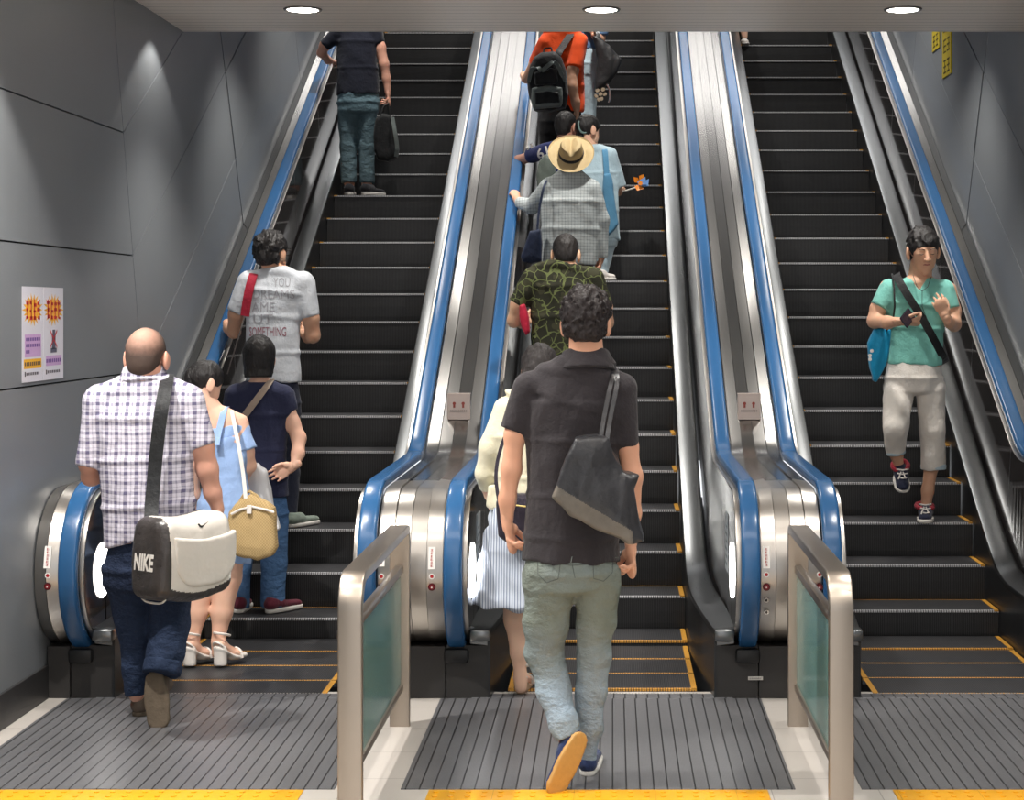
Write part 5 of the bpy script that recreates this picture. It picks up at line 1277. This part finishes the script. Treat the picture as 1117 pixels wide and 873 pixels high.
s.garment('trousers', s.rows([(621, 284, 0, 26.0, .72), (621, 305, 0, 28, .72), (621, 312, 0, 28, .7)], .7, True) + s.rows(LL, .95, f1=True) + s.rows(LR, .95, f1=True), cloth('dark_maroon_cotton', (58, 40, 44), .15), .02, .006, 28, res=.01)
s.body += s.rows(scale_rows(LL, .7), .9) + s.rows(scale_rows(LR, .7), .9)
for px in (608, 635): h_ = V((W(px, 395, 11.85).x, 11.8, z9 + .002)); s.shoe(h_, h_ + V((0, .25, 0)), (0, 0, 1), SNEAK_K, SOLE_W, .037)
P9 = s.finish()
# the hat: lathe with a pinched crown
ho = V(W(623, 168, 11.93)); ax = V((.02, -.80, .60)).normalized(); ux = V((1, 0, 0)); ux = (ux - ax * ux.dot(ax)).normalized(); vy = ax.cross(ux)
def hat_pt(r, h, t):
    x, y = r * math.cos(t), r * math.sin(t)
    if h > .07: h -= .030 * math.exp(-(x / .022) ** 2) * (1 if h > .09 else .5)
    x *= 1 - .10 * max(0, (h - .03) / .08) * max(0, -math.sin(t)) * 0; return ho + ux * x + vy * (y * 1.08) + ax * h
prof = [(.158, .004), (.15, -.004), (.125, -.004), (.10, 0), (.088, .004), (.085, .012), (.080, .045), (.074, .08), (.066, .098), (.045, .104), (.02, .104), (.0005, .104)]
n = 48; mb = MB(); vs = []
for r, h in prof: vs += [hat_pt(r, h + (.018 * abs(math.cos(2 * math.pi * j / n)) ** 3 if r > .12 else 0), 2 * math.pi * j / n) for j in range(n)]
mb.add(vs, [(i * n + j, i * n + (j + 1) % n, (i + 1) * n + (j + 1) % n, (i + 1) * n + j) for i in range(len(prof) - 1) for j in range(n)])
hat = build_at(mb, 'straw_hat', HATM, ho); hat.parent = P9; hat.location = ho - P9.location
mb = MB(); vs = []
for r, h in ((.0865, .006), (.0865, .012), (.0835, .028), (.0815, .028)): vs += [hat_pt(r + .001, h, 2 * math.pi * j / n) for j in range(n)]
mb.add(vs, [(i * n + j, i * n + (j + 1) % n, (i + 1) * n + (j + 1) % n, (i + 1) * n + j) for i in range(3) for j in range(n)])
hbd = build_at(mb, 'hat_band', NAVY_D, ho, hat)
o9 = V(W(580, 268, 11.85))
b9 = soft('shoulder_bag', [slab([(578, 252), (590, 250), (592, 265), (591, 285), (580, 288), (570, 286), (568, 280), (573, 265)], 11.83, .05, .02, 0, .2)], cloth('dark_navy_leather', (32, 42, 66), .2, .45), o9, None, .007, 0, .004, 30)
tag(b9, 'navy shoulder bag hanging left of the pale checked shirt', 'bag')
build_at(strap_mesh([W(586, 253, 11.8), W(588, 230, 11.82), W(593, 205, 11.84), W(598, 195, 11.92)], .016, .005), 'strap', cloth('dark_navy_leather', (32, 42, 66), .2, .45), o9, b9)

# --- woman in pale blouse with the toy windmill
z10 = zst(8.31)
s = Fig(12.88, (W(650, 304, 12.85).x, 12.82, z10), 'girl with ponytail in pale aqua blouse holding a toy windmill', sk=(216, 168, 140), hres=.005)
HR = rot(-58, -8); g = s.head((642, 142, 0), .228, HR, (645, 164, 0), .048); s.hair(HAIR_K, 'updo', 11, .003)
s.kids.append(('ponytail', [iso([seg(s.p(634, 146, -.03), s.p(632, 158, -.05), .035, .03), seg(s.p(632, 158, -.05), s.p(633, 172, -.06), .03, .012)], .006, .01, folds(3, .004, 110))], [HAIR_K], None))
s.part('hair_tie', MB().tube([s.p(637 + 6 * math.cos(t), 136 + 9 * math.sin(t), -.075 + .02 * math.cos(t)) for t in np.linspace(.6, 3.6, 14)], .007, 6), plain('grey_green_ribbon', (112, 134, 130), .5))
T = [(645, 160, 0, 13, .9), (646, 167, 0, 24, .48), (648, 190, 0, 26, .6), (650, 230, 0, 25, .7), (650, 262, 0, 27, .72)]
torso_core(s, T)
s.garment('blouse', s.rows(T, f1=True) + s.rows([(664, 170, 0, 10), (673, 205, .06, 11)], 1, f1=True) + s.rows([(630, 170, 0, 10), (622, 205, .1, 10)], 1, f1=True), BLOUSE, .022, .006, 28)
s.skinrows([(664, 172, 0, 6.5), (672, 203, .06, 5.5), (675, 210, .16, 4.6)]); s.hand(s.p(675, 210, .16), (.3, .9, .2), (-.6, 0, .8), 1, .16, (1.1, 1.2, .9))
s.skinrows([(630, 172, 0, 6.5), (622, 203, .1, 5.5), (626, 214, .24, 4.6)]); s.hand(s.p(626, 214, .24), (.3, .9, .1), (.6, 0, .6), -1, .16, (.8, .9, .7))
LL = [(640, 268, 0, 13), (641, 284, .0, 9.5), (641, 298, .0, 8)]; LR = [(659, 268, 0, 13), (657, 284, .0, 9.5), (656, 298, .0, 8)]
s.garment('trousers', s.rows([(650, 246, 0, 24, .72), (650, 262, 0, 25, .74), (650, 268, 0, 24, .7)], .7, True) + s.rows(LL, .95, f1=True) + s.rows(LR, .95, f1=True), PALE_P, .02, .006, 28, res=.01)
s.body += s.rows(scale_rows(LL, .7), .9) + s.rows(scale_rows(LR, .7), .9)
h_ = V((W(640, 305, 12.8).x, 12.8, z10 + .002)); s.shoe(h_, h_ + V((.02, .2, 0)), (0, 0, 1), SANDAL_W, SOLE_W, .036)
h_ = V((W(649, 305, 12.8).x, 12.82, z10 + .002)); s.shoe(h_, h_ + V((.15, .06, 0)), (0, 0, 1), SANDAL_W, SOLE_W, .036)
P10 = s.finish()
o10 = V(W(666, 225, 12.76))
t10 = soft('tote_bag', [slab([(658, 190), (666, 189), (669, 200), (672, 225), (675, 245), (670, 252), (662, 259), (660, 255), (659, 230), (657, 205)], 12.74, .045, .02, 0, .2)], DENIM_BAG, o10, None, .007, 0, .004, 30)
tag(t10, 'blue canvas tote bag on the shoulder of the pale blouse woman', 'bag')
build_at(strap_mesh([W(662, 192, 12.73), W(661, 178, 12.75), W(660, 166, 12.78), W(659, 161, 12.86)], .04, .005), 'strap', DENIM_BAG, o10, t10)
o11 = V(W(676, 208, 13.04)); pw = build_at(MB().tube([W(674, 210, 13.04), W(684, 207.5, 13.02), W(699, 203, 13.00)], .005, 6), 'toy_windmill', plain('pale_stick', (206, 202, 196), .5), o11)
tag(pw, 'orange and blue toy windmill on a stick held out over the steps', 'toy')
vane = lambda pts, m, nm: build_at(MB().add([W(a, b, y) for a, b, y in pts] , [tuple(range(len(pts)))]), nm, m, o11, pw, False)
OR_P = plain('orange_foil', (238, 140, 40), .35); BL_P = plain('blue_foil', (120, 160, 214), .3)
vane([(698, 201, 12.99), (704, 196, 12.97), (702, 190, 12.96), (697, 192, 12.98)], OR_P, 'vane'); vane([(698, 200, 12.99), (708, 195, 12.96), (707, 203, 12.96), (702, 204, 12.98)], BL_P, 'vane'); vane([(698, 201, 12.99), (702, 206, 12.97), (695, 208, 12.97), (692, 203, 12.98)], OR_P, 'vane'); vane([(698, 200, 12.99), (692, 199, 12.97), (691, 193, 12.96), (696, 194, 12.97)], OR_P, 'vane'); vane([(695, 198, 12.98), (704, 193, 12.95), (705, 201, 12.95), (697, 203, 12.97)], BL_P, 'vane')
build_at(MB().disc(W(698.5, 200, 12.95), (0, -1, 0), .016, .006, 14), 'hub', OR_P, o11, pw)

# --- boy in navy sports shirt
z11 = zst(8.31)
s = Fig(12.96, (W(611, 304, 12.9).x, 12.88, z11), 'boy in navy numbered sports shirt with arm on the handrail', sk=(206, 156, 126), hres=.005)
s.head((618, 139, 0), .222, rot(-32, -6), (613, 160, 0), .05); s.hair(HAIR_K, 'short', 14, .003, .0)
T = [(613, 158, 0, 13, .9), (611, 165, 0, 21, .48), (611, 185, 0, 20, .62), (611, 212, 0, 19, .7), (611, 234, 0, 20, .7)]
torso_core(s, T)
s.garment('sports_shirt', s.rows(T, f1=True) + s.rows([(597, 165, 0, 9.5), (577, 170, .14, 8.5)], 1, f1=True) + s.rows([(626, 167, 0, 9.5), (634, 190, .04, 7.5)], 1, f1=True), cloth('royal_navy_jersey', (34, 44, 92), .12), .022, .005, 28)
s.skinrows([(597, 167, 0, 6), (578, 171, .14, 6), (566, 175, .26, 5.6), (564, 168, .48, 4.6), (566, 163, .58, 4)]); s.hand(s.p(566, 163, .58), (.05, .85, .5), (-.1, .4, -.9), -1, .16, (.4, .5, .4))
s.skinrows([(626, 168, 0, 6), (634, 191, .04, 5.2), (634, 212, .1, 4.2)]); s.hand(s.p(634, 213, .1), (0, .2, -1), (-1, 0, 0), 1, .155, (.4, .5, .4))
LL = [(603, 248, 0, 10.5), (604, 275, 0, 8), (604, 296, 0, 6.5)]; LR = [(620, 248, 0, 10.5), (619, 275, 0, 8), (619, 296, 0, 6.5)]
s.garment('trousers', s.rows([(611, 228, 0, 19, .72), (611, 242, 0, 20, .74), (611, 248, 0, 19, .7)], .7, True) + s.rows(LL, .95, f1=True) + s.rows(LR, .95, f1=True), BLACK_P, .02, .005, 28, res=.01)
s.body += s.rows(scale_rows(LL, .7), .9) + s.rows(scale_rows(LR, .7), .9)
for px in (603, 620): h_ = V((W(px, 305, 12.86).x, 12.8, z11 + .002)); s.shoe(h_, h_ + V((0, .21, 0)), (0, 0, 1), SNEAK_K, SOLE_W, .034)
P11 = s.finish(); sh = child(P11, 'sports_shirt')
a = W(587, 174, 12.9); print_text(sh, 'shirt_number', '61', a, (.9, .2, .35), (-.3, 0, 1), .075, SOLE_W, (0, 1, .05), .09, .02, .002)
a = W(574, 163, 12.9); print_text(sh, 'shirt_mark', 'II', a, (.9, .2, .35), (-.3, 0, 1), .035, SOLE_W, (0, 1, .05), .05, .02, .002)
o12 = V(W(595, 185, 12.77))
tag(soft('backpack', [slab([(588, 176), (595, 168), (603, 172), (607, 190), (606, 208), (594, 211), (586, 204), (585, 190)], 12.74, .06, .03, 0, .2)], cloth('olive_grey_nylon', (84, 92, 86), .15, .6), o12, None, .007, 0, .004, 30), 'olive grey rucksack on the boy in navy, beside the hat brim', 'backpack')

# --- man in orange with black backpack
z12 = zst(10.31)
s = Fig(13.62, (W(608, 240, 13.6).x, 13.55, z12), 'man in bright orange t-shirt with a black backpack, head out of view', sk=(204, 152, 122), res=.009, hres=.005)
s.head((624, 6, .05), .236, rot(-10, -4), (618, 30, .02), .055); s.hair(HAIR_K, 'short', 15, .004, .002)
T = [(618, 28, .02, 14, .9), (615, 40, 0, 24, .48), (613, 62, 0, 24, .58), (615, 95, 0, 22, .66), (618, 124, 0, 20, .7)]
torso_core(s, T)
s.garment('t_shirt', s.rows(T, f1=True) + s.rows([(632, 46, -.02, 10), (626, 75, -.09, 9.5)], 1, f1=True) + s.rows([(596, 48, 0, 10), (584, 68, .16, 8)], 1, f1=True) + s.rows([(630, 70, .04, 7), (632, 122, .06, 6)], .9, f1=True), ORANGE, .024, .006, 28)
s.skinrows([(631, 50, -.03, 6.5), (625, 76, -.10, 6.2), (624, 95, -.13, 6), (628, 112, -.13, 4.6), (629, 119, -.12, 4)]); s.hand(s.p(629, 119, -.12), (.1, .2, -1), (-1, 0, 0), 1, .175, (.5, .6, .4))
s.skinrows([(596, 50, 0, 6.5), (583, 70, .18, 6), (574, 86, .4, 5), (572, 84, .6, 4)]); s.hand(s.p(572, 85, .6), (0, .85, .5), (-.1, .45, -.9), -1, .175, (.4, .5, .4))
LL = [(600, 146, 0, 12), (599, 190, .02, 9.5), (599, 228, .02, 8)]; LR = [(622, 146, 0, 12), (619, 190, .02, 9.5), (619, 228, .02, 8)]
s.garment('trousers', s.rows([(612, 114, 0, 21.4, .7), (611, 134, 0, 24, .72), (611, 146, 0, 22, .7)], .7, True) + s.rows(LL, .95, f1=True) + s.rows(LR, .95, f1=True), BLACK_P, .02, .006, 28)
s.body += s.rows(scale_rows(LL, .7), .9) + s.rows(scale_rows(LR, .7), .9)
for px in (599, 620): h_ = V((W(px, 240, 13.55).x, 13.48, z12 + .002)); s.shoe(h_, h_ + V((0, .26, 0)), (0, 0, 1), SNEAK_K, SOLE_K, .038)
P12 = s.finish()
o13 = V(W(597, 90, 13.38)); YB = 13.37
pk = soft('backpack', [slab([(583, 63), (591, 58), (606, 57), (613, 63), (618, 78), (620, 104), (617, 118), (600, 122), (583, 121), (577, 106), (575, 86), (578, 72)], YB, .09, .05, 0, .25)], NYLON_K, o13, None, .008, 0, .004, 26)
tag(pk, 'black backpack with grey trim on the orange t-shirt man', 'backpack')
YF = YB - .125
build_at(strap_mesh([W(577, 90, YF + .04), W(580, 76, YF + .02), W(587, 74, YF), W(591, 77, YF - .005), W(597, 72, YF - .005), W(604, 68, YF), W(610, 74, YF + .01), W(615, 90, YF + .04)], .03, .008), 'grey_trim', NYLON_G, o13, pk)
soft('front_pocket', [slab([(580, 96), (597, 93), (613, 95), (614, 112), (612, 117), (582, 119), (579, 110)], YF + .02, .035, .02, 0, .1)], NYLON_G, o13, pk, .007, 0, .003, 40)
soft('pocket_panel', [slab([(583, 101), (597, 99), (610, 101), (611, 112), (584, 114)], YF - .008, .018, .012, 0, .1)], NYLON_K, o13, pk, .006, 0, .003, 50)
soft('upper_pocket', [slab([(582, 80), (588, 77), (593, 79), (600, 74), (607, 76), (609, 89), (606, 92), (584, 93)], YF + .012, .025, .015, 0, .1)], NYLON_K, o13, pk, .006, 0, .003, 50)
build_at(strap_mesh([W(607, 62, YB - .05), W(611, 55, YB - .02), W(617, 46, YB + .1), W(622, 38, YB + .17), W(622, 33, YB + .26)], .055, .008), 'shoulder_strap', NYLON_K, o13, pk)
build_at(MB().tube([W(592, 60, YB - .02), W(594, 53, YB), W(601, 52, YB), W(603, 59, YB - .02)], .008, 6), 'grab_loop', NYLON_K, o13, pk)

# --- person in ice blue trousers with big black bag
z13 = zst(12.31)
s = Fig(14.22, (W(641, 200, 14.2).x, 14.18, z13), 'person in ice blue trousers seen from the waist, beside the orange t-shirt', sk=(214, 166, 138), res=.009, hres=.005)
s.head((642, -12, 0), .224, rot(0, 0), (642, 10, 0), .05); s.hair(HAIR_K, 'bob', 16, .003, 0)
T = [(642, 7, 0, 11, .9), (642, 14, 0, 20, .48), (642, 30, 0, 18, .62), (643, 55, 0, 14, .72)]
torso_core(s, T)
s.garment('shirt', s.rows(T, f1=True) + s.rows([(625, 18, 0, 8), (622, 38, .04, 7)], 1, f1=True) + s.rows([(659, 18, 0, 8), (656, 38, .0, 7)], 1, f1=True), cloth('dusty_blue_cotton', (88, 118, 156), .14), .022, .005, 28)
s.skinrows([(626, 20, 0, 5.5), (623, 42, .05, 5), (628, 58, .14, 4)]); s.hand(s.p(628, 58, .14), (.2, .3, -1), (1, 0, 0), -1, .165, (.5, .6, .4))
s.skinrows([(658, 20, 0, 5.5), (655, 42, .0, 5), (648, 38, -.1, 4)]); s.hand(s.p(648, 37, -.1), (-.3, 0, 1), (-.4, .8, 0), 1, .165, (.9, 1, .7))
LL = [(637, 82, 0, 9.5), (636, 125, .02, 8.2), (636, 194, .02, 7)]; LR = [(646, 82, 0, 9.5), (642, 125, .03, 8.2), (643, 194, .03, 7)]
s.garment('trousers', s.rows([(642, 53, 0, 12.1, .8), (641, 70, 0, 14, .85), (641, 82, 0, 13, .8)], .8, True) + s.rows(LL, 1, f1=True) + s.rows(LR, 1, f1=True), PALE_P, .02, .006, 28)
s.body += s.rows(scale_rows(LL, .7), .9) + s.rows(scale_rows(LR, .7), .9)
for px in (635, 646): h_ = V((W(px, 200, 14.18).x, 14.14, z13 + .002)); s.shoe(h_, h_ + V((0, .24, 0)), (0, 0, 1), SNEAK_K, SOLE_W, .034)
P13 = s.finish()
o14 = V(W(660, 72, 14.05))
bb = soft('shoulder_bag', [slab([(646, 40), (652, 39), (660, 46), (668, 53), (678, 65), (673, 80), (661, 95), (648, 103), (649, 86), (651, 64)], 14.05, .06, .03, 0, .3)], m_leather('soft_black_leather', (36, 36, 38), .5), o14, None, .008, 0, .01, 34)
tag(bb, 'large black slouchy bag beside the ice blue trousers', 'bag')
build_at(strap_mesh([W(656, 48, 14.0), W(652, 36, 14.02), W(650, 22, 14.08), W(652, 14, 14.18)], .03, .006), 'strap', LEATHER, o14, bb)
mb = MB()
for i, (x, y) in enumerate(((652, 99), (655, 103), (650, 105), (658, 98), (656, 108), (653, 109), (660, 103))): mb.disc(W(x, y, 14.0), (0.3 * (i % 3 - 1), -1, .2), .017, .01, 10)
build_at(mb, 'tassel', plain('beige_charm', (150, 134, 112), .6), o14, bb)
build_at(MB().tube([W(662, 92, 14.0), W(665, 98, 13.99), W(665.5, 108, 14.0), W(664, 112, 14.0)], .008, 6), 'silver_tag', plain('pale_metal', (190, 190, 192), .25, .8), o14, bb)

# --- man in mint t-shirt coming down
z14 = zst(1)
s = Fig(10.32, (W(1000, 568, 10.25).x, 10.25, z14), 'young man in mint v-neck t-shirt and white cropped trousers coming down', sk=(208, 160, 130), res=.007, hres=.0038)
HR = rot(184, -14, 2); g = s.head((1007, 274, -.03), .262, HR, (1003, 306, 0), .056, face=True); s.hair(HAIR_K, 'short', 21, .008, .006)
fm_ = plain('brow_hair', (38, 32, 30), .6); lipm = plain('lip', (168, 98, 88), .45); eyem = plain('lash', (36, 28, 26), .4)
mb = MB(); mb2 = MB()
for e_ in (-1, 1):
    mb.tube([g(e_ * x, y, z) for x, y, z in ((.014, .094, .026), (.028, .0935, .031), (.043, .086, .028))], [.0022, .0032, .0016], 6)
    mb2.tube([g(e_ * x, y, z) for x, y, z in ((.017, .0875, .003), (.030, .0885, .0), (.043, .081, .003))], [.0012, .0024, .0012], 6)
s.part('eyebrows', mb, fm_); s.part('lowered_eyelids', mb2, eyem)
s.part('mouth', MB().tube([g(x, y, z) for x, y, z in ((-.022, .080, -.056), (-.010, .088, -.053), (0, .0895, -.0545), (.010, .088, -.053), (.022, .080, -.056))], [.0015, .004, .0042, .004, .0015], 8), lipm)
T = [(1003, 303, 0, 15, .9), (1003, 311, 0, 33, .46), (1001, 332, 0, 35, .56), (999, 358, 0, 30, .62), (998, 398, 0, 31, .66)]
s.body += s.rows(scale_rows(T, .92), .6)
vz = W(1004, 317, 10.2); vx = vz.x
def vcut(P): return -np.maximum(np.abs(P[:, 0] - vx) - (P[:, 2] - vz.z) * .62, P[:, 1] - 10.30)
s.garment('t_shirt', s.rows(T, f1=True) + s.rows([(970, 316, 0, 12), (959, 336, -.02, 11)], 1, f1=True) + s.rows([(1031, 317, 0, 12), (1038, 338, -.03, 10)], 1, f1=True), MINT, .022, .005, 30, cuts=[vcut])
s.skinrows([(968, 314, 0, 9), (958, 337, -.01, 8.6), (954, 350, -.02, 8), (968, 352, -.15, 6.8), (981, 351, -.24, 5)]); s.hand(s.p(981, 351, -.24), (.95, -.2, -.08), (.1, .35, .9), 1, .175, (.55, .7, .5))
s.skinrows([(1035, 316, 0, 8.6), (1040, 339, -.02, 8), (1041, 354, -.06, 7.4), (1036, 352, -.19, 6), (1032, 347, -.27, 5)]); s.hand(s.p(1032, 347, -.27), (-.38, -.05, .9), (-.1, 1, .15), -1, .175, (.3, .4, .3))
LL = [(980, 426, 0, 17), (977, 466, -.13, 14.5), (977, 494, -.06, 10)]; LR = [(1015, 426, 0, 17), (1017, 468, -.01, 14), (1018, 511, .02, 13.5)]
s.garment('cropped_trousers', s.rows([(997, 393, 0, 28.4, .68), (997, 412, 0, 31.5, .72), (997, 426, 0, 30, .7)], .7, True) + s.rows(LL, .98, f1=True) + s.rows(LR, .98, f1=True), WHITE_P, .02, .008, 30)
s.garment('turned_cuff', s.rows([(1018, 506, .02, 14.2), (1018, 512, .02, 14.2)], .98, True, True), PALE_P, 0, .002, 40)
s.garment('turned_cuff', s.rows([(977, 490, -.065, 10.8), (977.5, 495.5, -.058, 10.6)], .98, True, True), PALE_P, 0, .002, 40)
s.skinrows([(980, 430, 0, 12), (977, 468, -.12, 9), (978, 496, -.05, 6.5), (980.5, 509, -.01, 5.8)]); s.skinrows([(1015, 430, 0, 12), (1017, 470, 0, 9), (1016, 508, .02, 7.8), (1012, 535, .03, 6.4), (1010, 553, .04, 5.8)])
s.shoe(s.p(981, 516, .03), s.p(985, 538, -.12), (0, -.72, .68), cloth('navy_boat_canvas', (40, 44, 64), .12), SOLE_W, .046, .02, .06)
s.shoe((W(1010, 566, 10.4).x, 10.40, z14 + .002), (W(1009, 570, 10.14).x, 10.145, z14 + .002), (0, 0, 1), cloth('navy_boat_canvas', (40, 44, 64), .12), SOLE_W, .046, .024, .07)
LACE = plain('white_lace', (226, 220, 214), .7); RLIN = cloth('red_canvas', (150, 40, 54), .1)
for (c0, dy) in (((984, 515), -.04), ((1009, 553), .0)):
    mbs = MB(); Yc = 10.32 + dy - (.10 if c0[0] > 1000 else .07)
    for i in range(3): mbs.tube([W(c0[0] - 6 + i, c0[1] - 3 + i * 4.5, Yc - i * .018), W(c0[0] + 1, c0[1] - 2 + i * 4.5, Yc - .02 - i * .018), W(c0[0] + 7 - i, c0[1] - 3 + i * 4.5, Yc - i * .018)], .0042, 6)
    mbs.tube([W(c0[0] - 1, c0[1], Yc - .03), W(c0[0] - 4, c0[1] + 8, Yc - .05)], .004, 6); mbs.tube([W(c0[0] + 1, c0[1], Yc - .03), W(c0[0] + 4, c0[1] + 7, Yc - .05)], .004, 6)
    s.part('shoe_laces', mbs, LACE)
s.part('shoe_collar', MB().tube([(W(1010, 555, 10.3).x + .048 * math.cos(t), 10.345 + .055 * math.sin(t), z14 + .082 + .012 * math.sin(t)) for t in np.linspace(0, 6.28, 24)], .014, 8, cap=False), RLIN, 'red canvas shoe lining')
s.part('shoe_collar', MB().tube([s.p(982 + 8.5 * math.cos(t), 508 + 6 * math.sin(t), -.02 - .045 * math.sin(t)) for t in np.linspace(0, 6.28, 24)], .013, 8, cap=False), RLIN, 'red canvas shoe lining')
s.part('cross_strap', strap_mesh([s.p(978, 299, .05), s.p(979, 303, -.06), s.p(990, 322, -.125), s.p(1004, 344, -.135), s.p(1017, 367, -.13), s.p(1026, 384, -.085), s.p(1030, 392, -.02), s.p(1031, 396, .06)], .046, .004, (.8, 0, .5)), NYLON_K, 'black strap across the chest')
s.part('earphone_cord', MB().tube([s.p(996, 300, -.08), s.p(1000, 312, -.115), s.p(1006, 318, -.13), s.p(1006, 335, -.15), s.p(1012, 350, -.16)], .002, 5).tube([s.p(1016, 302, -.08), s.p(1012, 313, -.115), s.p(1006, 318, -.13)], .002, 5), BLACK)
P14 = s.finish()
ph = MB().box(-.036, .036, -.005, .005, -.066, .066, 0, .006); ph = ph.build('phone', [plain('phone_shell', (42, 34, 46), .25)]); ph.location = W(990, 347, 10.02); ph.rotation_euler = (math.radians(-42), math.radians(52), math.radians(8))
tag(ph, 'dark smartphone in the hand of the mint t-shirt man', 'phone')
scr = MB().box(-.032, .032, .005, .0056, -.058, .058).build('screen', [plain('phone_screen', (20, 20, 24), .08)], ph)
o15 = V(W(958, 385, 10.3)); Yt = 10.33
tb = soft('shoulder_bag', [slab([(953, 359), (964, 357), (973, 358), (972, 376), (966, 396), (956, 417), (952, 416), (948, 396), (946, 375)], Yt, .04, .02, 0, .3)], BLUE_BAG, o15, None, .006, 0, .006, 40)
tag(tb, 'bright cyan bag hanging at the side of the mint t-shirt man', 'bag')
build_at(MB().tube([W(966, 362, Yt - .04), W(974, 350, Yt - .09), W(976, 335, Yt - .14), W(975.5, 315, Yt - .13), W(974, 302, Yt - .07), W(973, 299, Yt)], .0055, 6), 'strap', NYLON_K, o15, tb)
mb = MB()
for x, y in ((949, 388), (951, 383), (949, 392)): mb.disc(W(x, y, Yt - .062), (-.2, -1, 0), .011, .004, 8)
build_at(mb, 'print', SOLE_W, o15, tb)

# --- person at the very top of the right escalator, only a foot in view
z15 = zst(20); Y15 = 16.92
s = Fig(Y15, (W(812, 48, Y15).x, Y15, z15), 'person at the top of the right escalator, only one pale foot in view', sk=(220, 176, 150), res=.012, hres=.007)
s.head((814, -122, .15), .224, rot(180, 0), (814, -104, .15), .05); s.hair(HAIR_K, 'bob', 30, .002, 0)
s.body += s.rows([(814, -108, .15, 8, .9), (814, -102, .15, 18, .5), (814, -70, .15, 16, .6), (814, -45, .15, 15, .7)], .6)
s.garment('dress', s.rows([(814, -104, .15, 13, .6), (814, -98, .15, 20, .5), (814, -65, .15, 15, .65), (814, -40, .15, 18, .7), (814, -2, .15, 24, .8)], .7, True, True), NAVY_T, .03, .006, 30)
s.skinrows([(797, -98, .15, 5), (793, -70, .15, 4.4), (795, -44, .1, 3.4)]); s.hand(s.p(795, -44, .1), (0, 0, -1), (1, 0, 0), 1, .16)
s.skinrows([(831, -98, .15, 5), (835, -70, .15, 4.4), (833, -44, .1, 3.4)]); s.hand(s.p(833, -44, .1), (0, 0, -1), (-1, 0, 0), -1, .16)
s.skinrows([(810, -10, .1, 8), (811, 20, .03, 5.2), (812, 40, .02, 3.8)]); s.skinrows([(820, -12, .25, 8), (822, 12, .34, 5.2), (822, 26, .36, 3.8)])
h_ = V((W(812, 48, Y15).x, 16.98, z15 + .002)); s.shoe(h_, h_ + V((.0, -.23, 0)), (0, 0, 1), SANDAL_W, SOLE_W, .038, .02, .05)
h_ = V((W(821, 36, 17.3).x, 17.32, zst(21) + .002)); s.shoe(h_, h_ + V((.0, -.2, 0)), (0, 0, 1), SANDAL_W, SOLE_W, .038, .02, .05)
P15 = s.finish()
